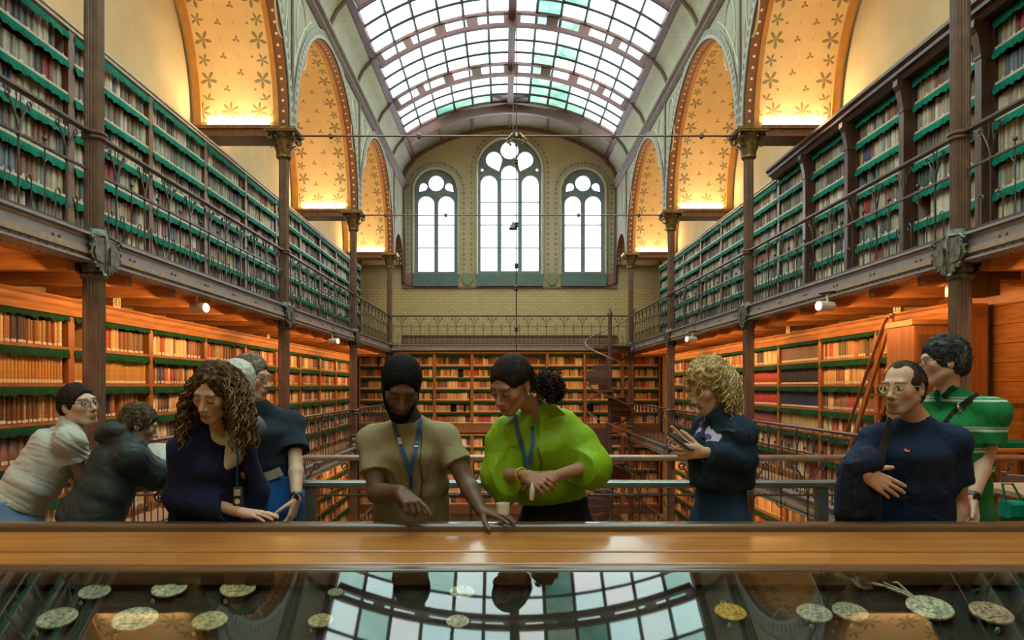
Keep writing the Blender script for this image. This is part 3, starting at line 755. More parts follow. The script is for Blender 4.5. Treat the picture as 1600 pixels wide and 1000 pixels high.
def bookcase(name_label, cat_group, loc, rz, Wd, kind, label, rowinfo, heavy=False):
    """kind: upper / lower / far. local x along the case, front at y = 0"""
    t = thing('bookcase', label, 'bookcase', loc, rz, None)
    if kind == 'upper': nr, rh, z0, top, wood, val, edge = 7, .345, .07, 2.50, 'walnut', 'teal', 'edge'
    elif kind == 'far': nr, rh, z0, top, wood, val, edge = 6, .383, .30, 2.62, 'oak', 'green', 'oak'
    else: nr, rh, z0, top, wood, val, edge = 6, .367, .10, 2.40, 'oak', 'green', 'oak'
    if heavy: wood = 'mahog'
    D = .32; e = .022
    link('back', shared(('back', Wd, kind, heavy), lambda: MB().box(0, D, 0, Wd, D+.02, top-.02).mesh('back', M['backing'])), t)
    def up():
        mb = MB(); mb.bbox(-e, -.012, 0, e, D, top-.02, .004) if False else mb.box(-e, -.012, 0, e, D, top-.02)
        mb.box(-e-.008, -.018, 0, e+.008, -.010, top-.06); return mb.mesh('upright', M[wood])
    um = shared(('up', kind, heavy), up)
    for x in (e, Wd-e): link('upright', um, t).location = (x, 0, 0)
    sm = shared(('shelf', Wd, kind, heavy), lambda: (lambda mb: (mb.box(e*2, .0, -.022, Wd-e*2, D, 0), setattr(mb, 'm', 1), mb.box(e*2, -.014, -.024, Wd-e*2, -.0, .004), mb.mesh('shelf', [M[wood], M[edge]]))[-1])(MB()))
    vh = .076 if kind == 'upper' else .078
    for i in range(nr+1):
        z = z0+i*rh
        if i < nr: link('shelf', sm, t).location = (0, 0, z)
        if i > 0:
            zz = z-.024; vm = [shared(('val', Wd, kind, k), lambda: wave_strip(Wd-e*4, vh, k*7+1, 34).mesh('valance', M[val], 60)) for k in range(3)][(i*5+int(loc[1]*3)) % 3]
            if i < nr or kind != 'far': 
                v = link('valance', vm, t); v.location = (e*2, -.016, zz if i < nr else min(zz, top-.09))
            else:
                v = link('valance', vm, t); v.location = (e*2, -.016, top-.02)
    if kind == 'far':
        link('plinth', shared(('plf', Wd), lambda: MB().box(0, -.06, 0, Wd, D, z0-.03).mesh('plinth', M['walnut'])), t)
        link('cornice', shared(('cof', Wd), lambda: MB().box(0, -.03, top-.02, Wd, D, top+.02).mesh('cornice', M['oak_h'])), t)
    else:
        link('plinth', shared(('pl', Wd, kind), lambda: MB().box(0, .02, 0, Wd, D, z0-.022).mesh('plinth', M[wood])), t)
        def corn():
            mb = MB()
            if kind == 'upper' and not heavy:
                mb.box(0, -.03, top-.06, Wd, D, top); mb.box(0, -.045, top-.02, Wd, -.03, top+.005)
            elif heavy:
                mb.prism([(0, -.20, top+.03), (0, -.24, top+.06), (0, -.24, top+.10), (0, D, top+.10), (0, D, top-.07), (0, -.12, top-.07), (0, -.15, top-.02), (0, -.20, top-.01)], (Wd, 0, 0))
            else:
                mb.prism([(0, -.10, top+.02), (0, -.11, top), (0, -.085, top-.02), (0, -.075, top-.06), (0, -.06, top-.09), (0, -.045, top-.15), (0, D, top-.15), (0, D, top+.02)], (Wd, 0, 0))
            return mb.mesh('cornice', M['mahog' if heavy else ('edge' if kind == 'upper' else 'oak_h')])
        link('cornice', shared(('co', Wd, kind, heavy), corn), t)
        if heavy:
            def post():
                mb = MB(); mb.box(-.05, -.13, 0, .05, -.012, top-.42); mb.prism([(-.05, -.012, top-.07), (-.05, -.20, top-.07), (-.05, -.205, top-.14), (-.05, -.17, top-.2), (-.05, -.15, top-.3), (-.05, -.13, top-.42), (-.05, -.012, top-.42)], (.1, 0, 0))
                mb.box(-.06, -.14, top-.44, .06, -.012, top-.41); return mb.mesh('post', M['mahog'])
            pm2 = shared(('post',), post)
            link('post', pm2, t).location = (Wd-.02, 0, 0)
    Mx = Matrix.Translation(loc) @ Matrix.Rotation(rz, 4, 'Z')
    for i in range(nr):
        ROWS.append(dict(M=Mx, W=Wd-e*4, x0=e*2, z=z0+i*rh, h=rh-.024, D=D, kind=kind, heavy=heavy, row=nr-i, info=rowinfo))
    return t
BW = 1.65
def cases(s, lv, kind, edges, heavy=()):
    nm = {1: 'upper', 0: 'middle', -1: 'lower'}[lv]
    for i, (a, b) in enumerate(zip(edges, edges[1:])):
        hv = i in heavy; w_ = round(b-a, 3)
        loc = (s*XS, a if s < 0 else b, lv*LV+.001); rz = PI/2 if s < 0 else -PI/2
        what = ('dark mahogany bookcase with projecting bracketed posts' if hv else ('brown bookcase with teal leather valances' if lv == 1 else 'orange oak bookcase with green valances'))
        nh = sum(1 for e_ in edges[1:] if e_ < 6.3); od = ORD[i-nh] if i >= nh else 'hidden'
        lab = '%s, %s from the front on the %s %s gallery' % (what, od, nm, SIDE[s]) if i >= nh else '%s, %s before the frame edge, %s %s gallery' % (what, ORD[nh-1-i], nm, SIDE[s])
        bookcase(None, None, loc, rz, w_, kind, lab, (nm, SIDE[s], od), hv)
UL = [round(7.3+BW*k, 3) for k in range(-3, 10)]; UL[-1] = 22.1
LL = [round(7.3+BW*k, 3) for k in range(-2, 9)]
UR = [4.33, 5.70, 7.07, 8.44, 9.81, 11.18, 12.55]+[round(12.55+BW*k, 3) for k in range(1, 6)]+[22.1]
LR = [7.62, 9.25]+[round(9.25+BW*k, 3) for k in range(1, 8)]
cases(-1, 1, 'upper', UL); cases(1, 1, 'upper', UR, range(6))
cases(-1, 0, 'lower', LL); cases(1, 0, 'lower', LR)
LW = [round(10.6+BW*k, 3) for k in range(0, 7)]
cases(-1, -1, 'lower', LW); cases(1, -1, 'lower', LW)
for lv in (0, -1):
    for i in range(8):
        bookcase(None, None, (-5.0+1.25*i, YE-.36, lv*LV), 0, 1.25, 'far', 'orange oak bookcase on the window wall, %s from the left corner, %s storey' % (('first' if i == 0 else ORD[i]), {0: 'middle', -1: 'lower'}[lv]), ({0: 'middle', -1: 'lower'}[lv], 'window wall', ORD[i]))
# ---------------------------------------------------------------- books
UPPAL = [(.44,.35,.24),(.34,.26,.18),(.56,.48,.36),(.25,.17,.10),(.38,.36,.28),(.20,.20,.15),(.15,.17,.20),(.30,.14,.09),(.66,.58,.46),(.10,.08,.07),(.48,.40,.28),(.26,.28,.24),(.20,.13,.08),(.60,.55,.45)]
LOPAL = [(.66,.36,.15),(.55,.27,.11),(.34,.13,.06),(.72,.46,.22),(.42,.19,.08),(.18,.07,.045),(.50,.09,.05),(.82,.62,.36),(.26,.15,.07),(.10,.06,.05),(.60,.40,.18),(.74,.52,.28),(.22,.10,.05)]
NEUT = [(.05, .06, .12), (.07, .10, .07), (.35, .05, .04), (.25, .22, .15)]
def cname(c):
    r, g, b = c; l = max(c)
    if b > r*1.1: return 'dark blue'
    if l < .13: return 'nearly black'
    if r > 4*g: return 'red'
    if g > r*1.0: return 'grey green'
    if r > .48 and g > .34: return 'cream'
    if r > .38: return 'orange tan'
    if r > .24: return 'light brown'
    return 'dark brown'
rb = random.Random(11)
def gen_row(R, k):
    """list of (x, width, height, depth, colour, lean)"""
    out = []; x = R['x0']+.004; end = R['x0']+R['W']-.004; pal = UPPAL if R['kind'] == 'upper' else LOPAL
    run = 0; base = None; mode = rb.random()
    while x < end-.02:
        if run <= 0:
            run = rb.choice([1, 1, 1, 2, 2, 3, 5, 8]); base = rb.choice(pal) if rb.random() < .93 else rb.choice(NEUT)
            bw = rb.uniform(.022, .05); bh = rb.uniform(.66, .92)*R['h']
            ser = R.get('series')
            if ser: base, bw, bh, run = ser[0], ser[1], ser[2]*R['h'], 999
        run -= 1
        w = bw*rb.uniform(.85, 1.15); h = bh*(rb.uniform(.93, 1.05) if not R.get('series') else rb.uniform(.98, 1.02)); h = min(h, R['h']*.95)
        if x+w > end: break
        jv = rb.uniform(.62, 1.22) if not R.get('series') else rb.uniform(.85, 1.12); wm = (1.03, .95, .86) if R['kind'] == 'upper' else (1, 1, 1)
        c = tuple(min(.9, max(.01, q*jv*g_*rb.uniform(.94, 1.06))) for q, g_ in zip(base, wm))
        out.append((x, w*.95, h, rb.uniform(.17, .23), c, 0)); x += w
        if rb.random() < .012 and not R.get('series'): x += rb.uniform(.05, .22)
    return out
def px_of(p):
    d = p.y
    return 787+(p.x-CX)*F/d, 603-(p.z-CZ)*F/d, F/d
# distinctive sets on the right middle gallery
for R in ROWS:
    n, sd, o = R['info']
    if n == 'middle' and sd == 'right':
        if o == 'third' and R['row'] in (2,): R['series'] = ((.05, .055, .10), .05, .86)
        if o == 'third' and R['row'] in (3,): R['series'] = ((.04, .06, .16), .038, .80)
        if o == 'third' and R['row'] in (4,): R['series'] = ((.62, .45, .22), .05, .82)
        if o == 'fourth' and R['row'] in (2, 3): R['series'] = ((.42, .025, .02), .036, .85)
        if o == 'fourth' and R['row'] == 4: R['series'] = ((.30, .06, .035), .036, .85)
        if o == 'third' and R['row'] == 1: R['series'] = ((.20, .11, .06), .045, .85)
    if n == 'middle' and sd == 'left' and o == 'second' and R['row'] == 2 and 1: R['series'] = ((.58, .33, .10), .04, .84)
    if n == 'middle' and sd == 'left' and o == 'first' and R['row'] == 2: R['series'] = ((.60, .30, .09), .046, .88)
for R in ROWS:
    R['books'] = gen_row(R, 0); R['near'] = 0
    cc = R['M'] @ Vector((R['x0']+R['W']/2, 0, R['z']+R['h']/2)); R['c'] = cc
PICK = []
for R in ROWS:
    n, sd, o = R['info']
    sc_ = 0
    for b_ in R['books']:
        u, v, q = px_of(R['M'] @ Vector((b_[0], 0, R['z']+.1)))
        if 0 <= u <= 1600 and 0 <= v <= 690: sc_ += 1
    R['vis'] = sc_; R['q'] = px_of(R['c'])[2]
pref = {('middle', 'left', 'first'): (1, 2, 3, 4), ('middle', 'left', 'second'): (1, 2, 3), ('middle', 'right', 'third'): (2, 3, 4), ('middle', 'right', 'fourth'): (2,)}
cand = [R for R in ROWS if R['row'] in pref.get(R['info'], ()) and R['vis'] > 4]
budget = 292; chosen = []
for R in cand: 
    if R['vis'] <= budget: chosen.append(R); budget -= R['vis']
for R in sorted([R for R in ROWS if R['info'][0] == 'upper' and R not in chosen and R['vis'] > 6], key=lambda R: -R['q']):
    if R['vis'] <= budget and R['row'] in (2, 3, 4): chosen.append(R); budget -= R['vis']
SV, SQ, SC = [], [], []
def spine_profile(w, lab):      # front faces of a stuff book: rounded spine
    return None
nv = 0
def book_obj_mesh():
    mb = MB(); n = 5
    # unit book: x 0..1 wide, y 0..1 deep (front = spine at 0), z 0..1
    pr = [(0, 1), (0, .10)]+[(.5-.5*math.cos(PI*i/n), .10-.10*math.sin(PI*i/n)) for i in range(1, n)]+[(1, .10), (1, 1)]
    mb.prism([(x, y, 0) for x, y in pr], (0, 0, 1))
    return mb.mesh('cover', M['bookobj'], 50)
def page_mesh():
    mb = MB(); mb.box(.07, .10, .985, .93, .98, 1.004) ; return mb.mesh('pages', M['paper'])
def band_mesh():
    mb = MB()
    for z in (.22, .42, .62, .82): mb.prism([(.5-.52*math.cos(PI*i/5), .095-.115*math.sin(PI*i/5), z) for i in range(6)], (0, 0, .02))
    return mb.mesh('spine_bands', M['bookobj'])
def lab_mesh():
    mb = MB(); mb.prism([(.5-.47*math.cos(PI*i/5), .09-.115*math.sin(PI*i/5), .035) for i in range(6)], (0, 0, .10)); return mb.mesh('spine_label', M['label'])
bk, pg, bd, lb = book_obj_mesh(), page_mesh(), band_mesh(), lab_mesh()
for R in ROWS:
    n, sd, o = R['info']; pick = R in chosen; cnt = 0
    bl = R['books']; order = range(len(bl))
    for bi in order:
        x, w, h, dp, c, ln = bl[bi]; fy = .016+(.022*((bi*7) % 5)/5 if not R.get('series') else 0)
        if pick:
            u, v, q = px_of(R['M'] @ Vector((x, 0, R['z']+.1)))
            if 0 <= u <= 1600:
                k = bi if sd == 'left' else len(bl)-1-bi
                cnt += 1
                suf = 'th' if 10 < (k+1) % 100 < 14 else {1: 'st', 2: 'nd', 3: 'rd'}.get((k+1) % 10, 'th')
                b = link('book', bk); b.color = (*c, 1)
                b.matrix_world = R['M'] @ Matrix.Translation((x, fy, R['z']+.002)) @ Matrix.Diagonal((w, dp, h, 1))
                tag(b, '%s book %d%s from front, %s row down, %s %s %s gallery bookcase' % (cname(c), k+1, suf, ORD[R['row']-1], o, n, sd), 'book', 'books in the %s row down of the %s %s %s gallery bookcase' % (ORD[R['row']-1], o, n, sd))
                pgo = link('pages', pg, b)
                if bi % 3: bo = stuff(link('spine_bands', bd, b)); bo.color = tuple(min(1, q_*1.25) for q_ in c)+(1,)
                if n == 'middle': link('spine_label', lb, b)
                continue
        x0, x1, y0, y1, z0, z1 = x, x+w, fy, fy+dp, R['z']+.002, R['z']+.002+h
        lab = n != 'upper' or (bi % 4 == 1)
        zl = z0+.012; zh = zl+(.034 if lab else .004)
        P = [(x0, y0+.006, z0), (x1, y0+.006, z0), (x0, y0+.006, zl), (x1, y0+.006, zl), (x0, y0+.006, zh), (x1, y0+.006, zh), (x0, y0+.006, z1), (x1, y0+.006, z1), (x0, y1, z0), (x1, y1, z0), (x0, y1, z1), (x1, y1, z1)]
        P += [(x0+w*.5, y0, z0), (x0+w*.5, y0, z1)]
        V = [R['M'] @ Vector(p) for p in P]; SV.extend(V)
        V2 = V
        a = nv
        lc = (.72, .66, .55) if lab else c
        SC.append([c, c, c, c, lc, lc, c, c, c, c, c, c, c, c])
        SQ.extend([(a+0, a+1, a+3, a+2), (a+2, a+3, a+5, a+4), (a+4, a+5, a+7, a+6), (a+6, a+7, a+11, a+10), (a+8, a+0, a+6, a+10), (a+1, a+9, a+11, a+7)])
        nv += 14
# labels need sharp colour edges: colour per face
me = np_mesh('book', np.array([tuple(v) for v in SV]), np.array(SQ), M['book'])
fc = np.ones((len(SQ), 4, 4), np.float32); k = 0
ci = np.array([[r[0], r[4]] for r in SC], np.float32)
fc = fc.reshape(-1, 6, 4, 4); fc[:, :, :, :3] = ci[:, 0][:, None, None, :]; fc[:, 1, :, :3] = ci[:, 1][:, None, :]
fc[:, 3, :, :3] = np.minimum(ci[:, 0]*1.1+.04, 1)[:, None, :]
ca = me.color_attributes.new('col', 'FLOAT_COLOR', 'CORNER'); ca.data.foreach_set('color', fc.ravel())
bs = stuff(link('shelved_books', me)); bs['label'] = 'all the other books standing on the gallery shelves'; bs['category'] = 'books'
# warm shelf lighting below the galleries
for s in (-1, 1):
    for lv in (1, 0):
        for i in range(1 if lv == 1 else 2, len(YC)-1):
            yc = (YC[i]+YC[i+1])/2
            area('shelf_light', (s*3.86, yc, lv*LV-.235), (0, -s*.75, 0), .06, 4.6, P_SHELF*(1 if lv == 1 else .75), WARM)
area('shelf_light', (0, 22.35, LV-.2), (.7, 0, 0), 7.0, .06, P_SHELF*1.5, WARM)
area('shelf_light', (0, 22.35, -.2), (.7, 0, 0), 7.0, .06, P_SHELF*1.0, WARM)
# ================================================================ DISPLAY CASE IN FRONT
M['rail_wood'] = pmat('varnished_case_oak', (.42, .155, .036), (.33, .115, .026), 2.5, (.5, 9, 9), rough=.2, bmp=.03, coat=.3)
M['rail_dark'] = pmat('dark_case_moulding', (.13, .06, .028), (.09, .04, .02), 3, (.5, 9, 9), rough=.25, coat=.3)
M['velvet'] = pmat('dark_case_cloth', (.035, .028, .02), (.026, .02, .015), 40, rough=.95, spec=.1)
TS = .162; TA = math.atan(TS)
def plane_z(y, off=0.0): return .923-TS*(3.1-y)+off
GO = -.032; GS = .34; GA = math.atan(GS); GY, GZ = 2.79, plane_z(2.79, GO)
def glass_z(y, off=0.0): return GZ-GS*(GY-y)+off
case = thing('display_case', 'long glazed museum display case with varnished wooden rim in front of the visitors', 'display case', (0, 1.35, 0))
def loc(v): return [(x, y-1.35, z) for x, y, z in v]
XW = 2.9
def rimpart(name, prof, mat, sm=40):
    mb = MB(); mb.prism(loc([(-XW, y, z) for y, z in prof]), (2*XW, 0, 0)); return mb.obj(name, mat, case, sm)
arcp = lambda cy, cz, r, a0, a1, n=7: [(cy+r*math.cos(a0+(a1-a0)*i/n), cz+r*math.sin(a0+(a1-a0)*i/n)) for i in range(n+1)]
rimpart('back_bead', [(3.10, .80), (3.19, .80)]+arcp(3.165, .930, .027, 0, PI*.5)+arcp(3.125, .935, .022, PI*.5, PI)+[(3.10, .90)], M['rail_dark'])
rimpart('rim_board', [(3.103, plane_z(3.103)), (3.103, .84), (2.893, .82), (2.893, plane_z(2.893)-.006)]+arcp(2.899, plane_z(2.899)-.006, .006, PI, PI*.5, 3), M['rail_wood'])
rimpart('inner_rim', [(2.889, plane_z(2.889)-.005), (2.889, .82), (2.800, .80), (2.796, plane_z(2.796)-.020)]+arcp(2.806, plane_z(2.806)-.020, .010, PI, PI*.5, 4), M['rail_wood'])
rimpart('glazing_moulding', [(2.797, plane_z(2.797)-.016), (2.797, .79), (2.765, .79), (2.765, plane_z(2.765)-.040)]+arcp(2.778, plane_z(2.778)-.034, .012, PI, PI*.4, 4), M['rail_dark'])
rimpart('front_rim', [(1.62, .30), (1.62, glass_z(1.62)+.01), (1.70, glass_z(1.70)+.012), (1.70, .30)], M['rail_wood'])
def tiltbox(name, y0, y1, off, th, mat, x0=-XW+.02, x1=XW-.02):
    mb = MB(); mb.prism(loc([(x0, y0, glass_z(y0, off)), (x0, y1, glass_z(y1, off)), (x0, y1, glass_z(y1, off+th)), (x0, y0, glass_z(y0, off+th))]), (x1-x0, 0, 0)); return mb.obj(name, mat, case)
tiltbox('glass', 1.70, 2.79, 0, .006, M['caseglass'])
BO = -.075
tiltbox('cloth_bed', 1.70, 2.80, BO-.012, .012, M['velvet'])
tiltbox('base_panel', 1.70, 3.0, BO-.06, .04, M['rail_dark'])
for s in (-1, 1):
    MB().box(s*XW-.02, .27, .30, s*XW+.02, 1.83, .42).obj('side_rail', M['rail_wood'], case)
    for y in (.33, 1.74): MB().lathe([(.04, 0), (.05, .02), (.05, .15), (.035, .18), (.035, .28), (.05, .30), (.05, .36)], 12, (s*2.6, y, 0)).obj('leg', M['rail_dark'], case, 40)
MB().box(-XW, 1.76, .35, XW, 1.82, .82).obj('back_panel', M['rail_dark'], case)
def medal_metal(name, c1, c2, metal=.8): return pmat(name, c1, tuple(x*.62 for x in c2), 4.5, rough=.38, metal=metal, bmp=.6, bd=.05)
M['silver'] = medal_metal('worn_silver_medal', (.95, .84, .62), (.66, .56, .38), .25); M['pewter'] = medal_metal('dull_pewter_medal', (.66, .57, .40), (.46, .39, .27), .25)
M['goldm'] = medal_metal('gilt_medal', (.98, .58, .09), (.70, .36, .05), .4); M['copperm'] = medal_metal('pinkish_copper_medal', (.80, .50, .33), (.60, .36, .24), .25); M['brz'] = medal_metal('pale_bronze_medal', (.86, .66, .36), (.60, .44, .23), .25)
def medal_base():
    mb = MB(); mb.lathe([(.9, 0), (.98, .01), (1, .04), (1, .075), (.975, .095), (.93, .095), (.905, .07), (.0, .07)], 32, cap=False); return mb
def relief(seed):
    r = random.Random(seed); mb = MB()
    if seed % 2:     # a head in profile
        mb.ball((-.05, .12, .07), .34, 10, 5, (.85, 1.05, .22)); mb.ball((-.28, .02, .07), .12, 7, 4, (1, .6, .5)); mb.ball((.05, -.38, .07), .3, 9, 4, (1.3, .65, .22)); mb.ball((.12, .3, .07), .22, 8, 4, (1, .7, .3))
    else:            # standing figures and a ground line
        for x in (-.32, -.02, .3):
            mb.ball((x, .02, .07), .16, 8, 4, (.6, 2.0, .4)); mb.ball((x+.02, .42, .07), .09, 7, 4, (1, 1, .6)); mb.tube([(x, .2, .09), (x+r.uniform(-.2, .2), .05, .1)], .04, 5)
        mb.box(-.6, -.42, .07, .6, -.36, .10)
    for i in range(26):
        a = 2*PI*i/26
        if abs(math.sin(a)) > .25 or seed % 2: mb.box(.80*math.cos(a)-.025, .80*math.sin(a)-.025, .07, .80*math.cos(a)+.025, .80*math.sin(a)+.025, .085)
    return mb
mbase = medal_base()
def rayd(py, off): return (1.55-glass_z(0, off))/((py-603)/F+GS)
MEDALS = [(148, 926, 46, 'pewter', 'dull thin medal between the dark shelf reflections'), (265, 921, 54, 'silver', 'bright silver medal, upper one beside the dark column reflection'), (372, 921, 54, 'brz', 'pale gold medal at the top of the golden panel reflection'),
  (90, 968, 60, 'pewter', 'dull medal nearest the lower corner of the glass'), (211, 970, 68, 'silver', 'large bright silver medal with rich relief, lower row'), (328, 972, 54, 'brz', 'bronze medal below the pale gold one'),
  (524, 926, 24, 'pewter', 'smallest medal, alone on the grey reflection'), (501, 971, 39, 'brz', 'small pale disc medal below the smallest one'), (722, 926, 39, 'silver', 'small silver medal in the roof light reflection, upper of two'), (715, 972, 36, 'silver', 'small silver medal in the roof light reflection, lower of two'),
  (1141, 958, 50, 'goldm', 'gilt oval medal with a suspension ring'), (1272, 960, 54, 'pewter', 'first of two touching grey medals, with figures'), (1328, 958, 56, 'pewter', 'second of two touching grey medals, with a head'), (1452, 952, 70, 'silver', 'large silver medal hanging on pale forked cords'), (1548, 960, 66, 'copperm', 'pinkish copper medal near the end of the row')]
for i, (px, py, wd, mt, lab) in enumerate(MEDALS):
    off = BO+.022; d = rayd(py, off); p = at(px, py, d); r = wd/2*d/F
    t = thing('medal', lab, 'medal', p); t.rotation_euler = (GA, 0, (-.0 if i % 2 else .2)); t.scale = (r, r*.86, r*1.6)
    mbase.obj('disc', M[mt], t, 40); relief(i).obj('relief', M[mt], t, 40)
    MB().ball((-.55, -1.15, -.08), .13, 7, 4).obj('support_pin', M['pewter'], t, 60)
    if i == 10: MB().tube([(.16*math.cos(a*.5), 1.12+.16*math.sin(a*.5), .05) for a in range(14)], .04, 6).obj('suspension_ring', M['goldm'], t, 60)
    if i == 13:
        MB().tube([(-.35, .85, .06), (-1.3, 1.7, .12), (-2.1, 2.3, .1)], .045, 5).obj('cord', M['silver'], t, 60); MB().tube([(-.30, .88, .06), (-.6, 2.0, .15), (-1.3, 2.15, .12), (-.35, .95, .1)], .04, 5).obj('cord', M['silver'], t, 60)
# ================================================================ GLASS BALUSTRADE
gb = thing('glass_balustrade', 'glass balustrade with flat steel handrail and square post behind the visitors', 'balustrade', (0, 4.02, 0))
MB().bbox(-1.32, -.035, .985, 1.66, .035, 1.025, .010).obj('handrail', M['gunmetal'], gb, 40)
MB().box(-1.28, -.006, .06, 1.62, .006, .985).obj('glass_panel', M['glass'], gb)
for x in (-1.27, 1.565): MB().bbox(x-.028, -.028, 0, x+.028, .028, .985, .006).obj('post', M['gunmetal'], gb)
# ================================================================ SPOTLIGHTS, NUMBER PLATES
def spotlight(p, s, lab):
    t = thing('spotlight', lab, 'spotlight', p, 0, None); t.rotation_euler = (0, 0, .35*s)
    mb = MB(); mb.prism([(-s*.0, .058*math.cos(2*PI*k/16), .058*math.sin(2*PI*k/16)) for k in range(16)], (s*.20, 0, 0)); mb.obj('can', M['white'], t, 40)
    g = MB(); g.prism([(-s*.004, .050*math.cos(2*PI*k/16), .050*math.sin(2*PI*k/16)) for k in range(16)], (s*.003, 0, 0)); g.obj('lens', M['lens'], t)
    MB().tube([(s*.13, 0, .05), (s*.13, 0, .155)], .014, 8).obj('arm', M['white'], t, 50); MB().box(-.03+s*.13, -.10, .145, .03+s*.13, .10, .165).obj('track', M['black'], t)
M['lens'] = emis('lamp_lens', (1, .80, .48), 1.4)
spotlight(at(322, 481, 8.3), -1, 'cream cylinder spotlight under the upper left gallery, nearer one'); spotlight(at(528, 533, 14.4), -1, 'cream cylinder spotlight under the upper left gallery, farther one')
spotlight(at(1279, 478, 8.3), 1, 'cream cylinder spotlight under the upper right gallery, nearer one'); spotlight(at(1073, 530, 14.2), 1, 'cream cylinder spotlight under the upper right gallery, farther one')
def text_mesh(s, size, mat, ext=.001):
    cu = bpy.data.curves.new('t', 'FONT'); cu.body = s; cu.size = size; cu.align_x = 'CENTER'; cu.align_y = 'CENTER'; cu.extrude = ext; cu.resolution_u = 2
    o = bpy.data.objects.new('t', cu); me = bpy.data.meshes.new_from_object(o); bpy.data.objects.remove(o); bpy.data.curves.remove(cu); me.materials.clear(); me.materials.append(mat); return me
M['card'] = pmat('cream_card', (.75, .62, .40), (.68, .55, .34), 9, rough=.7)
for (y, s, tx) in ((8.15, -1, '83'), (13.4, -1, '85'), (8.75, 1, '33'), (12.1, 1, '35')):
    t = thing('number_card', 'small cream card reading %s standing on the oak cornice %s' % (tx, {8.15: 'near the first left column', 13.4: 'farther along the left gallery', 8.75: 'near the first right column', 12.1: 'farther along the right gallery'}[y]), 'card', (s*(XS-.02), y, 2.421), -s*PI/2)
    MB().box(-.075, -.004, 0, .075, .004, .13).obj('card_sheet', M['card'], t)
    d_ = link('digits', text_mesh(tx, .12, M['black']), t); d_.rotation_euler = (PI/2, 0, 0); d_.location = (0, -.006, .065)
# ================================================================ RIGHT-HAND CORNER: PANELLING, CUPBOARD, STEPS, READING DESK
pw = slab('wall_right', XO-.06, XO-.02, 3.2, 8.9, 0, 2.55, M['oak'])
pl = MB().prism([(.006, -2.6, .0), (.036, -2.6, 0), (.036, -2.6, .196), (.006, -2.6, .196), (0, -2.6, .190), (0, -2.6, .006)], (0, 5.6, 0)).mesh('plank', M['oak_v'] if 'oak_v' in M else M['oak_h'])
for i in range(13): p = link('plank', pl, pw); p.location = (XO-.100, 5.8, .0+i*.199)
for (x0, x1, z0, z1) in ((3.95, 4.52, 2.52, 2.63), (3.95, 4.33, 2.38, 2.52)): slab('trim_6', x0, x1, 6.60, 6.80, z0, z1, M['mahog'])
t = thing('cupboard', 'tall oak cupboard standing end-on against the right bookcases, beside the near column', 'cupboard', (4.36, 7.84, 0))
MB().box(-.205, -.12, .05, .205, .38, 2.20).obj('body', M['oak'], t); MB().bbox(-.215, -.15, 2.20, .215, .40, 2.26, .01).obj('cornice', M['oak_h'], t)
MB().box(-.19, -.15, .1, .19, -.12, 2.1).obj('door', M['mahog2'] if 'mahog2' in M else M['walnut'], t)
for x in (-.205, .165): MB().box(x, -.165, .08, x+.04, -.12, 2.19).obj('stile', M['oak'], t)
MB().box(-.21, -.165, 0, .21, .39, .07).obj('plinth', M['oak_h'], t)
h = MB(); h.tube([(-.02, -.17, 2.00), (.0, -.185, 1.96), (.03, -.185, 1.955), (.06, -.17, 1.99)], .008, 6); h.ball((.02, -.165, 2.02), .018, 7, 4); h.obj('drop_handle', M['goldm'], t, 50)
t = thing('library_steps', 'wooden library steps with slanting handrail leaning against the right bookcases', 'steps', (4.40, 8.78, 0))
for x in (-.13, .13):
    MB().prism([(x-.018, .95, 0), (x-.018, 1.03, 0), (x-.018, -.42, 2.38), (x-.018, -.50, 2.38)], (.036, 0, 0)).obj('stringer', M['oak'], t)
    MB().tube([(x, -.46, 0.0), (x, -.46, 2.34)], .02, 8).obj('leg', M['oak'], t, 50)
for i in range(9):
    z = .24*(i+1); y = .97-1.45*z/2.38
    MB().box(-.115, y-.07, z-.012, .115, y+.07, z+.012).obj('tread', M['oak_h'], t)
MB().tube([(-.165, .62, .9), (-.165, -.34, 2.28), (-.165, -.42, 2.36), (-.165, -.50, 2.34)], .020, 8).obj('handrail', M['walnut'], t, 50)
t = thing('reading_desk', 'oak reading desk with green leather top beside the panelled wall', 'desk', (4.72, 6.95, 0))
MB().bbox(-.45, -.25, .93, .25, .25, .97, .008).obj('desktop', M['oak_h'], t); MB().box(-.42, -.22, .97, .1, .22, 1.02).obj('writing_surface', M['teal'], t)
MB().box(-.45, .20, .97, .2, .25, 1.36).obj('back_board', M['oak_h'], t); MB().box(-.47, .19, 1.33, .22, .26, 1.38).obj('top_rail', M['walnut'], t)
for x in (-.40, .2):
    for y in (-.2, .2): MB().box(x-.025, y-.025, 0, x+.025, y+.025, .93).obj('leg', M['oak'], t)
MB().tube([(.0, -.22, 1.30), (.12, -.26, .98)], .015, 6).obj('slanting_bar', M['oak'], t)
def chair(p, rz, lab):
    t = thing('reading_chair', lab, 'chair', p, rz)
    MB().bbox(-.23, -.22, .43, .23, .22, .47, .01).obj('seat', M['oak_h'], t); MB().bbox(-.20, -.19, .47, .20, .19, .50, .012).obj('seat_pad', M['teal'], t)
    for x in (-.20, .20):
        MB().tube([(x, -.19, 0), (x, -.19, .43)], .02, 8).obj('leg', M['redbrown'], t, 50); MB().tube([(x, .20, 0), (x, .20, .45), (x*1.02, .27, .95)], .02, 8).obj('leg', M['redbrown'], t, 50)
        MB().tube([(x*1.1, .24, .72), (x*1.15, -.02, .70), (x*1.12, -.19, .66), (x*1.05, -.19, .46)], .016, 8).obj('arm', M['redbrown'], t, 50)
    for z in (.90, .62): MB().bbox(-.2, .235 if z < .8 else .255, z-.03, .2, .255 if z < .8 else .275, z+.035, .006).obj('back_rail', M['redbrown'], t)
    for x in (-.1, 0, .1): MB().tube([(x, .245, .63), (x, .265, .88)], .01, 6).obj('spindle', M['redbrown'], t, 50)
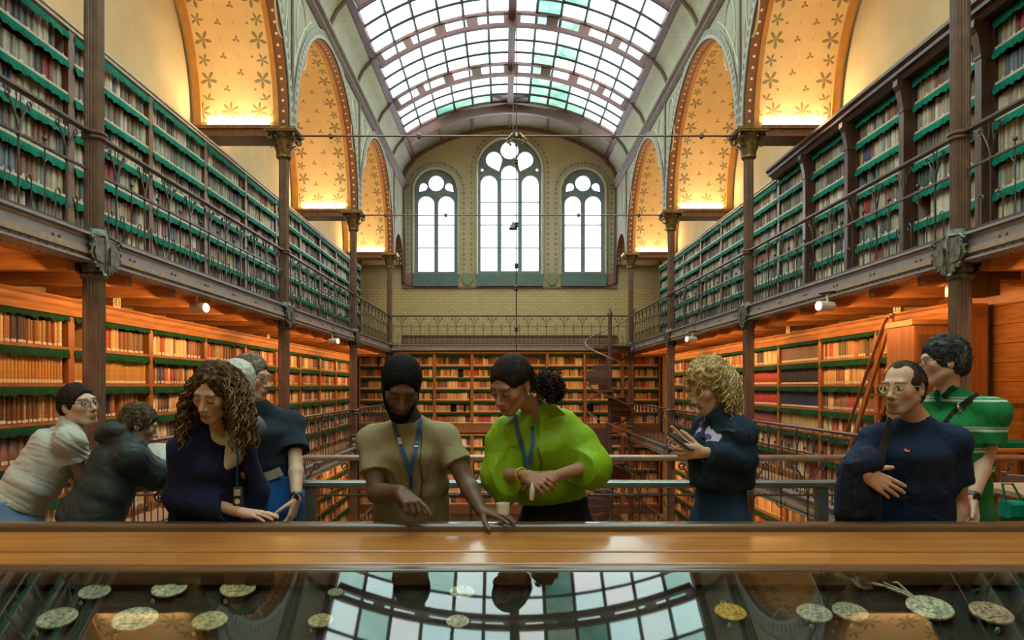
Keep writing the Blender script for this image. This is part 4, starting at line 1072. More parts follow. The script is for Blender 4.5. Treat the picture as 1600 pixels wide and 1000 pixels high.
chair((3.62, 5.15, 0), 2.5, 'red-brown armchair with green leather seat near the panelled wall'); chair((4.25, 5.5, 0), -1.9, 'second red-brown armchair with green seat, closer to the panelled wall')
t = thing('side_table', 'small side table with thin red-brown legs beside the man in the green polo', 'table', (3.18, 4.55, 0))
MB().bbox(-.30, -.25, .88, .35, .25, .91, .008).obj('tabletop', M['deck'], t)
for x in (-.27, .31):
    for y in (-.22, .22): MB().tube([(x, y, 0), (x*.92, y*.9, .88)], .012, 6).obj('leg', M['redbrown'], t, 50)
for z in (.35,): MB().tube([(-.27, -.22, z), (.31, -.22, z)], .008, 5).obj('stretcher', M['redbrown'], t, 50)
t = thing('satchel', 'green leather satchel hanging at the side of the small table', 'bag', (2.83, 4.30, .66))
MB().bbox(-.055, -.06, 0, .055, .04, .20, .015).obj('pouch', M['green'], t); MB().bbox(-.058, -.066, .11, .058, .044, .206, .015).obj('flap', M['teal'], t); MB().tube([(-.05, -.01, .2), (-.03, .05, .30), (.03, .05, .30), (.05, -.01, .2)], .007, 5).obj('strap', M['green'], t, 50)
# ================================================================ SPIRAL STAIR, TIE RODS, HANGING ROD
SXc, SYc, PIT = 2.78, 20.3, 1.80
t = thing('spiral_staircase', 'brown iron spiral staircase in the far corner linking the galleries', 'staircase', (SXc, SYc, -LV))
MB().lathe([(.055, 0), (.055, 6.20), (.075, 6.22), (.075, 6.28), (.05, 6.32), (.03, 6.40), (.0, 6.42)], 12).obj('newel', M['redbrown'], t, 40)
tm = MB(); w0 = -.34
pts = [(.05*math.cos(w0), .05*math.sin(w0)), (.66*math.cos(w0), .66*math.sin(w0)), (.68*math.cos(0), .68*math.sin(0)), (.66*math.cos(.34), .66*math.sin(.34)), (.05*math.cos(.34), .05*math.sin(.34))]
tm.prism([(x, y, -.02) for x, y in pts], (0, 0, .03)); tme = tm.mesh('tread', M['iron'])
rmz = MB(); rmz.prism([(.05*math.cos(.30), .05*math.sin(.30), -.17), (.65*math.cos(.30), .65*math.sin(.30), -.17), (.65*math.cos(.33), .65*math.sin(.33), -.17), (.05*math.cos(.33), .05*math.sin(.33), -.17)], (0, 0, .15)); rme2 = rmz.mesh('riser', M['redbrown'])
spn = MB(); spn.tube([(.65, 0, 0), (.67, 0, .45), (.66, 0, .98)], .009, 5); spme = spn.mesh('baluster', M['rail'], 60)
NT = 29
for k in range(NT):
    th = k*2*PI*.18/PIT
    for nm, me in (('tread', tme), ('riser', rme2), ('baluster', spme)):
        o = link(nm, me, t); o.location = (0, 0, 2*LV-.18*k-.01); o.rotation_euler = (0, 0, th)
hl = []
for i in range(NT*5):
    th = -.3+i*2*PI*.18/PIT/5; hl.append((.68*math.cos(th), .68*math.sin(th), 2*LV+1.02-.036*i))
MB().tube(hl, .019, 6).obj('handrail', M['handrail'], t, 60)
MB().tube([(x, y, z-1.06) for x, y, z in hl], .022, 5).obj('stringer', M['iron'], t, 60)
MB().box(-.3, .55, 2*LV-.04, .72, 1.7, 2*LV+.0).obj('landing', M['iron'], t)
for i, y in enumerate((11.52, 16.86)):
    t = thing('tie_rod', 'thin iron tie rod spanning the hall between the %s visible pair of gilded capitals' % ORD[i], 'tie rod', (0, y, 5.53))
    MB().tube([(-3.52, 0, 0), (3.52, 0, 0)], .016, 6).obj('rod', M['iron'], t, 60)
    for x in (-2.95, -1.55, 1.55, 2.95): MB().lathe([(.012, -.05), (.04, -.02), (.04, .02), (.012, .05)], 8, (x, 0, 0)).obj('coupling', M['iron'], t, 40)
t = thing('hanging_rod', 'long thin iron rod with small collars hanging from the roof ridge down to head height', 'rod', (0.0, 11.44, 2.1))
MB().tube([(0, 0, 0), (0, 0, 8.05)], .010, 6).obj('rod', M['rail'], t, 60)
for z in (.35, 1.0, 1.35, 2.0, 3.0): MB().lathe([(.013, -.05), (.035, -.02), (.025, 0), (.035, .02), (.013, .05)], 8, (0, 0, z)).obj('collar', M['rail'], t, 40)
c = MB()
for k in range(8):
    a = 2*PI*k/8; c.tube([(0, 0, 3.36), (.09*math.cos(a), .09*math.sin(a), 3.42), (.16*math.cos(a), .16*math.sin(a), 3.34), (.13*math.cos(a), .13*math.sin(a), 3.29)], [.014, .018, .016, .006], 5); c.ball((.13*math.cos(a), .13*math.sin(a), 3.30), .025, 6, 4)
stuff(c.obj('leaf_rosette', M['gilt'], t, 50))
t = thing('pendant', 'small bell-shaped pendant hanging on a thin wire before the middle window', 'pendant', (0.02, 16.78, 5.18))
MB().tube([(0, 0, .1), (0, 0, 5.0)], .006, 5).obj('wire', M['rail'], t); MB().lathe([(.0, -.02), (.10, .0), (.11, .02), (.05, .10), (.02, .18), (.0, .2)], 12, cap=False).obj('bell', M['rail'], t, 50)
# ================================================================ PEOPLE : bodies grown from signed distance fields
def V3(*a): return np.array(a, np.float64)
def vnoise(p, seed=0):
    p = np.asarray(p, np.float64)+seed*17.31; i = np.floor(p).astype(np.int64); f = p-i; f = f*f*(3-2*f)
    def h(a, b, c):
        n = (a*374761393+b*668265263+c*2147483647+seed*144665) & 0xffffffff
        n = ((n ^ (n >> 13))*1274126177) & 0xffffffff
        return ((n ^ (n >> 16)) & 0xffff)/32767.5-1
    r = 0
    for dx in (0, 1):
        for dy_ in (0, 1):
            for dz in (0, 1):
                w = (f[..., 0] if dx else 1-f[..., 0])*(f[..., 1] if dy_ else 1-f[..., 1])*(f[..., 2] if dz else 1-f[..., 2])
                r = r+w*h(i[..., 0]+dx, i[..., 1]+dy_, i[..., 2]+dz)
    return r
class Field:
    def __init__(s, prims, vox, pad=.03):
        s.vox = vox; lo = np.full(3, 1e9); hi = -lo
        for q in prims:
            if q[0] in ('cut', 'sub', 'armcut'): continue
            a, b = s.bounds(q); lo = np.minimum(lo, a); hi = np.maximum(hi, b)
        s.lo = lo-pad; s.n = np.ceil((hi-lo+2*pad)/vox).astype(int)+1
        s.g = np.full(s.n, 1.0, np.float32)
        for q in prims: s.apply(q)
    def bounds(s, q):
        if q[0] == 'cap': return np.minimum(q[1]-q[3], q[2]-q[4]), np.maximum(q[1]+q[3], q[2]+q[4])
        if q[0] in ('ell', 'sub'): m = max(q[3]); return q[1]-m, q[1]+m
        if q[0] == 'ecap': m = max(q[4]+q[5]); return np.minimum(q[1], q[2])-m, np.maximum(q[1], q[2])+m
    def apply(s, q):
        k = q[-1]
        if q[0] == 'armcut':    # trim a sleeve near its own end
            B, n = q[1], q[2]/np.linalg.norm(q[2]); r = .16
            i0 = np.maximum(((B-r-s.lo)/s.vox).astype(int), 0); i1 = np.minimum(((B+r-s.lo)/s.vox).astype(int)+1, s.n)
            if np.any(i1 <= i0): return
            ax = [s.lo[i]+s.vox*np.arange(i0[i], i1[i]) for i in range(3)]; X, Y, Z = np.meshgrid(*ax, indexing='ij', sparse=True)
            h = (X-B[0])*n[0]+(Y-B[1])*n[1]+(Z-B[2])*n[2]; rad = np.sqrt(np.maximum(0, (X-B[0])**2+(Y-B[1])**2+(Z-B[2])**2-h*h))
            m = np.where((rad < .13) & (h > -.01), h, -1.0).astype(np.float32); sl = tuple(slice(i0[i], i1[i]) for i in range(3))
            s.g[sl] = np.maximum(s.g[sl], m); return
        if q[0] == 'cut':       # keep the side n.(p-o) < 0
            o, n = q[1], q[2]/np.linalg.norm(q[2]); ax = [s.lo[i]+s.vox*np.arange(s.n[i]) for i in range(3)]
            d = ((ax[0]-o[0])*n[0])[:, None, None]+((ax[1]-o[1])*n[1])[None, :, None]+((ax[2]-o[2])*n[2])[None, None, :]
            s.g = np.maximum(s.g, d.astype(np.float32)); return
        a, b = s.bounds(q); i0 = np.maximum(((a-.025-s.lo)/s.vox).astype(int), 0); i1 = np.minimum(((b+.025-s.lo)/s.vox).astype(int)+2, s.n)
        if np.any(i1 <= i0): return
        ax = [(s.lo[i]+s.vox*np.arange(i0[i], i1[i])).astype(np.float32) for i in range(3)]
        X, Y, Z = np.meshgrid(*ax, indexing='ij', copy=False, sparse=True)
        sl = tuple(slice(i0[i], i1[i]) for i in range(3))
        if q[0] == 'cap':
            a, b, ra, rb = q[1], q[2], q[3], q[4]; ab = b-a; L = max(ab@ab, 1e-9)
            t = np.clip(((X-a[0])*ab[0]+(Y-a[1])*ab[1]+(Z-a[2])*ab[2])/L, 0, 1)
            d = np.sqrt((X-a[0]-t*ab[0])**2+(Y-a[1]-t*ab[1])**2+(Z-a[2]-t*ab[2])**2)-(ra+(rb-ra)*t)
        elif q[0] in ('ell', 'sub'):
            c, R, r = q[1], q[2], q[3]; x, y, z = X-c[0], Y-c[1], Z-c[2]
            u = [(x*R[j][0]+y*R[j][1]+z*R[j][2]) for j in range(3)]
            k0 = np.sqrt(sum((u[j]/r[j])**2 for j in range(3))); k1 = np.sqrt(sum((u[j]/r[j]**2)**2 for j in range(3)))+1e-6
            d = k0*(k0-1)/k1
        else:
            a, b, sd, (w0, d0), (w1, d1) = q[1], q[2], q[3], q[4], q[5]; ab = b-a; L = max(ab@ab, 1e-9); ah = ab/math.sqrt(L)
            sd = sd-ah*(sd@ah); sd = sd/np.linalg.norm(sd); fw = np.cross(ah, sd)
            x, y, z = X-a[0], Y-a[1], Z-a[2]; t = (x*ab[0]+y*ab[1]+z*ab[2])/L; tc = np.clip(t, 0, 1)
            w = w0+(w1-w0)*tc; dp = d0+(d1-d0)*tc
            u = x*sd[0]+y*sd[1]+z*sd[2]; v = x*fw[0]+y*fw[1]+z*fw[2]; e = (t-tc)*math.sqrt(L)
            m = np.minimum(w, dp); d = (np.sqrt((u/w)**2+(v/dp)**2+(e/(m*.6))**2)-1)*m
        cur = s.g[sl]; d = d.astype(np.float32)
        if q[0] == 'sub':
            d = -d; h = np.maximum(k-np.abs(cur-d), 0)/k; s.g[sl] = np.maximum(cur, d)+h*h*k*.25
        else:
            h = np.maximum(k-np.abs(cur-d), 0)/k; s.g[sl] = np.minimum(cur, d)-h*h*k*.25
    def mesh(s):
        G = vdb.FloatGrid(3*s.vox); G.copyFromArray(np.clip(s.g, -3*s.vox, 3*s.vox)); p, t, q = G.convertToPolygons(0.0, 0.0)
        return p.astype(np.float64)*s.vox+s.lo, q[:, ::-1]
    def at(s, p):
        i = np.round((np.asarray(p)-s.lo)/s.vox).astype(int)
        return s.g[tuple(i)] if np.all(i >= 0) and np.all(i < s.n) else 1.0
    def surf(s, px, py, off=.004, d0=2.5, d1=4.8):
        d = d0
        while d < d1:
            p = at(px, py, d)
            if s.at(p) < off: return p
            d += .004
        return None
def vnormals(p, q):
    n = np.zeros_like(p); fn = np.cross(p[q[:, 2]]-p[q[:, 0]], p[q[:, 3]]-p[q[:, 1]])
    for k in range(4): np.add.at(n, q[:, k], fn)
    return n/(np.linalg.norm(n, axis=1)[:, None]+1e-12)
def cap(a, b, ra, rb, k=.02): return ('cap', np.array(a, float), np.array(b, float), ra, rb, k)
def ell(c, R, r, k=.02): return ('ell', np.array(c, float), R, r, k)
def sub(c, R, r, k=.01): return ('sub', np.array(c, float), R, r, k)
def ecap(a, b, sd, s0, s1, k=.04): return ('ecap', np.array(a, float), np.array(b, float), np.array(sd, float), s0, s1, k)
def cut(o, n): return ('cut', np.array(o, float), np.array(n, float), 0)
I3 = np.eye(3)
def unit(v): v = np.array(v, float); return v/np.linalg.norm(v)
def P(px, py, d): return np.array(at(px, py, d))
def headframe(yaw, pitch, roll=0):
    y, p, r = (math.radians(a) for a in (yaw, pitch, roll)); h = V3(-math.sin(y), -math.cos(y), 0); z = V3(0, 0, 1)
    f = h*math.cos(p)-z*math.sin(p); u = z*math.cos(p)+h*math.sin(p); x = np.cross(f, u)
    x, u = x*math.cos(r)+u*math.sin(r), u*math.cos(r)-x*math.sin(r)
    return np.array([x, f, u])
def head_prims(H, R, sc, male=True):
    def w(x, y, z): return H+sc*(R[0]*x+R[1]*y+R[2]*z)
    def e(x, y, z, a, b, c, k=.02, s_=ell): return s_(w(x, y, z), R, (a*sc, b*sc, c*sc), k*sc)
    def c(p, q, ra, rb, k=.015): return cap(w(*p), w(*q), ra*sc, rb*sc, k*sc)
    j = 1.06 if male else .95
    o = [e(0, -.014, .032, .076, .096, .088), e(0, .030, -.030, .057*j, .064, .080, .03), e(0, .070, -.100, .022*j, .019, .017, .025)]
    for s in (-1, 1):
        o += [c((s*.052*j, -.004, -.050), (s*.022*j, .064, -.096), .019, .015, .025), e(s*.040, .060, -.016, .026, .022, .022, .025)]
    o += [c((-.036, .080, .026), (.036, .080, .026), .012*j, .012*j, .02)]
    for s in (-1, 1): o += [e(s*.032, .103, .004, .017, .016, .012, .014, sub)]
    o += [c((0, .088, .014), (0, .113, -.030), .0075, .0115, .012), e(0, .116, -.034, .010, .009, .0085, .01)]
    for s in (-1, 1): o += [e(s*.0125, .100, -.038, .0085, .010, .008, .008), e(s*.032, .081, .004, .0150, .0135, .0120, .005)]
    o += [e(0, .086, -.064, .024, .015, .016, .02), e(0, .097, -.0635, .021, .008, .0055, .005), e(0, .095, -.0745, .0185, .009, .0065, .005)]
    for s in (-1, 1):
        o += [e(s*.079, -.010, -.002, .008, .019, .032, .008), e(s*.076, -.004, -.024, .008, .010, .012, .008), e(s*.086, -.004, .003, .005, .009, .016, .006, sub)]
    return o
def hand_prims(Wp, f, n, sc=1.0, curl=(.3, .35, .4, .45), thumb=.4, spread=.10, side=1, index=None):
    """wrist, direction of the fingers, direction the palm faces; side: +1/-1 on which side the thumb lies"""
    f = unit(f); n = unit(np.array(n, float)-f*(np.array(n, float)@f)); s = np.cross(f, n)*side; o = []
    kn = []
    for i in range(4):
        a = (1.5-i)*.0205*sc; kp = Wp+f*(.090, .094, .089, .079)[i]*sc+s*a-n*(.004 if i in (1, 2) else 0)*sc
        o.append(cap(Wp+f*.012*sc+s*a*.55, kp, .0135*sc, .0098*sc, .012*sc)); kn.append(kp)
    o.append(cap(Wp+f*.03*sc+s*.018*sc+n*.006*sc, Wp+f*.07*sc+s*.014*sc+n*.004*sc, .014*sc, .010*sc, .012*sc))
    o.append(cap(Wp+f*.03*sc-s*.018*sc+n*.006*sc, Wp+f*.065*sc-s*.02*sc+n*.004*sc, .013*sc, .010*sc, .012*sc))
    for i in range(4):
        L = (.074, .082, .076, .060)[i]*sc; p = kn[i]; d = unit(f+s*spread*(1.5-i)); r = (.0088, .009, .0085, .0075)[i]*sc
        c = curl[i]; nl = unit(n-d*(n@d))
        for j, fr in enumerate((.45, .30, .25)):
            ang = c*(.9, 1.25, .8)[j]; d, nl = d*math.cos(ang)+nl*math.sin(ang), nl*math.cos(ang)-d*math.sin(ang)
            q = p+d*L*fr; o.append(cap(p, q, r*(1-.07*j), r*(.95-.08*j), .003*sc)); p = q
    p = Wp+f*.022*sc+s*.022*sc+n*.008*sc; d = unit(f*.62+s*(.75-thumb*.3)+n*(.15+thumb*.5))
    for j, L in enumerate((.042, .034, .027)):
        q = p+d*L*sc; o.append(cap(p, q, (.0135, .0105, .0095)[j]*sc, (.0105, .0095, .0080)[j]*sc, (.010, .004, .003)[j]*sc)); p = q
        d = unit(d+f*.18-s*.10*thumb+n*.25*thumb)
    return o
def ribbon(pts, wd, nrm=(0, -1, 0), th=.0025):
    pts = [np.array(p, float) for p in pts]; vs = []; m = len(pts); nrm = unit(nrm)
    for i, p in enumerate(pts):
        t = unit(pts[min(i+1, m-1)]-pts[max(i-1, 0)]); s = unit(np.cross(t, nrm)); n = np.cross(s, t)
        n = n if n@nrm > 0 else -n
        vs += [p-s*wd/2, p+s*wd/2, p+s*wd/2+n*th, p-s*wd/2+n*th]
    fs = [(i*4+j, i*4+(j+1) % 4, (i+1)*4+(j+1) % 4, (i+1)*4+j) for i in range(m-1) for j in range(4)]+[(3, 2, 1, 0), tuple((m-1)*4+j for j in range(4))]
    mb = MB(); mb.add(vs, fs); return mb
M['skin'] = attrmat('skin', .52, 'attr', bmp=.02, bscale=260, spec=.35, var=.05)
M['cloth'] = attrmat('woven_cloth', .9, 'attr', bmp=.18, bscale=420, spec=.15, var=.14)
M['satin'] = attrmat('soft_blouse_cloth', .6, 'attr', bmp=.05, bscale=300, spec=.3, var=.06)
M['hair'] = attrmat('hair', .75, 'attr', bmp=.5, bscale=150, spec=.08, var=.5, stretch=(1, 1, .3))
M['leather'] = pmat('black_strap', (.02, .02, .022), (.012, .012, .014), 30, rough=.5)
M['lanyard'] = pmat('blue_lanyard', (.03, .085, .21), (.025, .07, .17), 30, rough=.6)
def offs(o, d): return [p+d for p in o]
class Person:
    def __init__(s, label, base, group=None):
        s.root = thing('person', label, 'person', base, 0, group); s.b = np.array(base, float)
        s.skin = []; s.hands = []; s.H = None
    def emit(s, name, prims, vox, mat, col, disp=None, smooth=True):
        F_ = Field(prims, vox); p, q = F_.mesh()
        if disp is not None:
            n = vnormals(p, q); p = p+n*disp(p)[:, None]
        c = np.broadcast_to(np.array(col, float), p.shape).copy() if not callable(col) else col(p)
        me = np_mesh(name, p-s.b, q, mat, None, np.clip(c, 0, 1), smooth); o = link(name, me, s.root)
        return o, F_
    def body(s, J, head, skin, vox=.0048, hands=(), lips=None, brow=(.05, .03, .02), beard=None, eyes='down', male=True, female_k=1.0, arms_r=1.0, torso=True, shr=1.0):
        """J: joints; head: (centre, yaw, pitch, roll, scale)"""
        H, yaw, pit, rol, sc = head; R = headframe(yaw, pit, rol); s.H, s.R, s.sc = H, R, sc
        o = []
        md_ = (J['sr']+J['sl'])/2; ln_ = np.linalg.norm(J['sr']-J['sl'])
        for a_ in ('sl', 'sr'): J[a_] = J[a_]+(md_-J[a_])/(ln_/2)*.022-V3(0, 0, .030)
        nk = J['neck']; side = unit(J['sr']-J['sl']); s.side = side; s.facing = np.cross(side, V3(0, 0, 1))
        if torso:
            mid = (J['sr']+J['sl'])/2; pel = J['pel']; hw = np.linalg.norm(J['sr']-J['sl'])/2
            o += [ecap(pel, pel+(mid-pel)*.40, side, (.145*shr, .105*shr), (.125*shr, .09*shr)), ecap(pel+(mid-pel)*.40, pel+(mid-pel)*.85, side, (.125*shr, .09*shr), (hw*.85, .10*shr)),
                  cap(J['sl'], J['sr'], .036, .036, .05), cap(nk, J['sl'], .034, .030, .05), cap(nk, J['sr'], .034, .030, .05)]
        jaw = H+sc*(R[1]*(-.022)+R[2]*(-.055))
        o += [cap(nk, jaw, .056*(1 if male else .84), .050*(1 if male else .82), .03)]
        o += head_prims(H, R, sc, male)
        for a in 'lr':
            if 'e'+a in J:
                S, E_, Wr = J['s'+a], J['e'+a], J['w'+a]; ar = arms_r
                o += [cap(S, S+(E_-S)*.45, .046*ar, .045*ar, .03), cap(S+(E_-S)*.45, E_, .045*ar, .036*ar, .02), cap(E_, E_+(Wr-E_)*.3, .037*ar, .039*ar, .015), cap(E_+(Wr-E_)*.3, Wr, .039*ar, .025*ar, .015)]
        lips = lips or tuple(np.array(skin)*np.array((.80, .58, .55)))
        def col(p):
            c = np.broadcast_to(np.array(skin, float), p.shape).copy(); l = (p-H)@R.T/sc; x, y, z = l[:, 0], l[:, 1], l[:, 2]; ax = np.abs(x)
            n1 = vnoise(p*60, 3); c *= (1+.05*n1)[:, None]
            ck = np.exp(-(((ax-.042)/.02)**2+((z+.022)/.02)**2))*(y > .03); c *= 1+ck[:, None]*np.array((.06, -.10, -.10))
            if beard is not None:
                bc, amt, kind = beard
                m = (y > -.01)*(z < -.040-.6*np.maximum(0, .02-y))*(np.abs(z) < .17)*((z < -.048)+(ax > .034)+(kind == 'stub')*(z < -.044) > 0)*(1-np.exp(-((x/.026)**2+((z+.069)/.0095)**2)) > .35)
                m2 = (y > .0)*(y < .06)*(ax > .05)*(z < .0)*(z > -.1)
                mm = np.clip(m.astype(float)+m2*(kind == 'full'), 0, 1)*amt*(.8+.2*vnoise(p*300, 5))
                c = c*(1-mm[:, None])+np.array(bc)*mm[:, None]
            m = (y > .083)*((x/.0225)**2+((z+.0688)/.0115)**2 < 1); c[m] = np.array(lips)
            m = (y > .083)*(np.abs(z+.0690) < .0018)*(ax < .021); c[m] = np.array(lips)*.45
            bz = .029-.14*np.maximum(ax-.036, 0)-.05*np.maximum(.030-ax, 0)
            m = (y > .055)*(ax > .013)*(ax < .052)*(np.abs(z-bz) < .0042); c[m] = c[m]*.25+np.array(brow)*.75
            if eyes == 'down':
                ez = -.0045-.03*np.abs(ax-.031); m = (y > .07)*(np.abs(ax-.031) < .0155)*(np.abs(z-ez) < .0026); c[m] = np.array((.02, .014, .012))
                m = (y > .07)*((ax-.031)**2/.0155**2+(z-.004)**2/.011**2 < 1)*(z > ez+.002); c[m] *= .82
            else:
                m = (y > .07)*((ax-.031)**2/.0140**2+(z-.003)**2/.0062**2 < 1); c[m] = (.62, .58, .54)
                dx = x-np.sign(x)*.031-eyes*1.0; m2 = m*(dx**2+(z-.003)**2 < .0062**2); c[m2] = (.03, .02, .015)
                m = (y > .07)*(np.abs(ax-.031) < .0155)*(np.abs(z-.0105) < .0020); c[m] *= .35
            m = (y > .085)*(np.abs(ax-.0075) < .004)*(np.abs(z+.0415) < .003); c[m] *= .35
            return c
        b, F1 = s.emit('body', o, vox, M['skin'], col)
        s.bodyF = F1
        if hands:
            hp = []
            for h in hands:
                Wr, El = h['w'], h['e']; hp = [cap(El+(Wr-El)*.60, Wr, .0335*arms_r, .0255*arms_r, .015)]+hand_prims(Wr, h['f'], h['n'], h.get('sc', 1), h.get('curl', (.3, .35, .4, .45)), h.get('thumb', .4), h.get('spread', .1), h.get('side', 1))
                F_ = Field(hp, .0030, .02); p, q = F_.mesh(); c = np.broadcast_to(np.array(skin)*np.array((1.04, .98, .96)), p.shape).copy()*(1+.05*vnoise(p*50, 9))[:, None]
                me2 = np_mesh('hand', p-s.b, q, M['skin'], None, np.clip(c, 0, 1), True)
                bm = bmesh.new(); bm.from_mesh(b.data); bm.from_mesh(me2); bm.to_mesh(b.data); bm.free(); bpy.data.meshes.remove(me2)
        return b
    def top(s, J, col, e=.016, sleeve=.55, sl_r=1.0, hem=None, name='shirt', mat='cloth', vox=.0060, neck_cut=.0, wr=1.0, cuff=0, wide=1.0, extra=(), shr=1.0, depth=1.0, arms='lr', neckline=None, seed=0, fold='mix'):
        side = s.side; mid = (J['sr']+J['sl'])/2; pel = J['pel']; nk = J['neck']; hw = np.linalg.norm(J['sr']-J['sl'])/2; o = []
        low = pel-(mid-pel)*.18
        W_ = lambda a, d: (a*shr*wide+e, d*shr*depth+e)
        for a in arms:
            if 'e'+a not in J: continue
            S, E_, Wr = J['s'+a], J['e'+a], J['w'+a]
            if sleeve <= 1:
                B = S+(E_-S)*sleeve; o += [cap(S, B, .046+e*.6, (.048+e*.9)*sl_r, .035), cut_arm(B, E_-S)]
            else:
                t = sleeve-1; B = E_+(Wr-E_)*t
                o += [cap(S, E_, .044+e, (.044+e)*sl_r, .035), cap(E_, B, (.046+e)*sl_r, (.034+e+cuff), .03), cut_arm(B, Wr-E_)]
        sl_prims = o; o = []
        o += [ecap(low, pel+(mid-pel)*.40, side, W_(.150, .112), W_(.135, .100)), ecap(pel+(mid-pel)*.40, pel+(mid-pel)*.86, side, W_(.135, .100), (hw*.90+e, .112*shr*depth+e)),
              cap(J['sl'], J['sr'], .036+e, .036+e, .06), cap(nk-(nk-mid)*.15, J['sl'], .034+e, .034+e, .05), cap(nk-(nk-mid)*.15, J['sr'], .034+e, .034+e, .05)]
        o = sl_prims+o+list(extra)
        if hem is not None: o.append(cut(hem[0], hem[1]))
        if neckline: o += neckline
        F_ = Field(o, vox)
        p, q = F_.mesh(); n = vnormals(p, q)
        ax_ = unit(mid-pel); pp = p-pel
        al = pp@ax_
        lat = p@side; fwd = p@s.facing
        w1 = vnoise(np.stack([lat*5+al*4, fwd*5, al*5], 1), seed+9)
        if fold == 'cross': q1 = np.stack([lat*5+w1*.8, fwd*5, al*30+lat*8+w1*2.2], 1); q2 = np.stack([lat*10, fwd*10, al*55+lat*14+w1*3], 1)
        elif fold == 'drape': q1 = np.stack([lat*24+al*5+w1*1.6, fwd*20+w1, al*4.5], 1); q2 = np.stack([lat*52+al*10+w1*2, fwd*40, al*8], 1)
        else: q1 = np.stack([lat*13+al*9+w1*1.5, fwd*13, al*11-lat*5+w1], 1); q2 = np.stack([lat*26+al*22+w1*2, fwd*26, al*18-lat*12], 1)
        rdg = lambda q, sd: 1-np.abs(vnoise(q, sd))*2
        dsp = wr*(.0035*rdg(q1, seed+1)*np.clip(.6+w1, 0, 1.4)+.0014*rdg(q2, seed+2)+.0006*vnoise(p*90, seed+3)-.001)
        p = p+n*dsp[:, None]
        c = np.broadcast_to(np.array(col, float), p.shape).copy() if not callable(col) else col(p)
        o_ = link(name, np_mesh(name, p-s.b, q, M[mat], None, np.clip(c, 0, 1), True), s.root)
        return o_, F_
    def legs(s, J, col, e=.012, feet=.22, name='trousers', mat='cloth', shoe=(.02, .02, .02), split=.095, flare=1.0, step=(0, 0), hipw=1.0):
        pel = J['pel']; side = s.side*V3(1, 1, 0); side = unit(side); fw = np.cross(side, V3(0, 0, 1)); fw = fw if fw@unit(s.R[1]*V3(1, 1, 0)+1e-6) > -2 else -fw
        o = [ecap(pel-V3(0, 0, .10), pel+V3(0, 0, .07), side, (.155*hipw+e, .118*hipw+e), (.140*hipw+e, .105*hipw+e), .04)]; sh = []
        for k, q in ((0, -1), (1, 1)):
            hp = pel+side*q*split-V3(0, 0, .10); an = np.array([s.b[0], s.b[1], .09])+side*q*(split+.02)+fw*step[k]; kn = (hp+an)/2+fw*.02
            o += [cap(hp, kn, .085+e, .058*flare+e, .05), cap(kn, an, .058*flare+e, .045*flare+e, .03)]
            sh += [(an, q)]
        o.append(cut(pel+V3(0, 0, .085), V3(0, 0, 1)))
        s.emit(name, o, .009, M[mat], col, lambda p: .004*vnoise(p*np.array((14, 14, 9)), 4))
        f = unit(s.facing*V3(1, 1, 0))
        for an, q in sh:
            R = np.array([np.cross(f, V3(0, 0, 1)), f, V3(0, 0, 1)]); c = an*V3(1, 1, 0)+f*.055
            s.emit('shoe', [ell(c+V3(0, 0, .045), R, (.046, .14, .042), .02), cap(an+V3(0, 0, -.03), an+V3(0, 0, .03), .045, .042, .03), cut(V3(0, 0, .004), V3(0, 0, -1))], .008, M['cloth'], shoe)
    def hairmesh(s, prims, col, vox=.0048, amp=.004, fr=90, name='hair', hl=None):
        H, R, sc = s.H, s.R, s.sc
        def cc(p):
            n = vnoise(p*np.array((120, 120, 60)), 2)*.5+vnoise(p*40, 6)*.5; c = np.array(col)*(1+.35*n[:, None])
            if hl is not None: m = np.clip(vnoise(p*np.array((55, 55, 25)), 8)*1.3, 0, 1)[:, None]; c = c*(1-m)+np.array(hl)*m
            return c
        return s.emit(name, prims, vox, M['hair'], cc, lambda p: amp*(vnoise(p*fr, 1)+.6*vnoise(p*fr*2.1, 2)))
    def hl(s, x, y, z): return s.H+s.sc*(s.R[0]*x+s.R[1]*y+s.R[2]*z)
    def he(s, x, y, z, a, b, c, k=.02): return ell(s.hl(x, y, z), s.R, (a*s.sc, b*s.sc, c*s.sc), k)
    def hs(s, x, y, z, a, b, c, k=.03): return sub(s.hl(x, y, z), s.R, (a*s.sc, b*s.sc, c*s.sc), k)
    def skullcap(s, t=.010, line=.055, back=-.075, temple=.0):
        """short hair following the skull, cut back from the face"""
        return [s.he(0, -.016, .036, .076+t, .096+t, .088+t), s.he(0, -.055, -.02, .066+t*.6, .05+t, .07), s.hs(0, .115, -.035, .082, .105-line*.6, .100), s.hs(.0, .03, -.13, .12, .12, .085)]
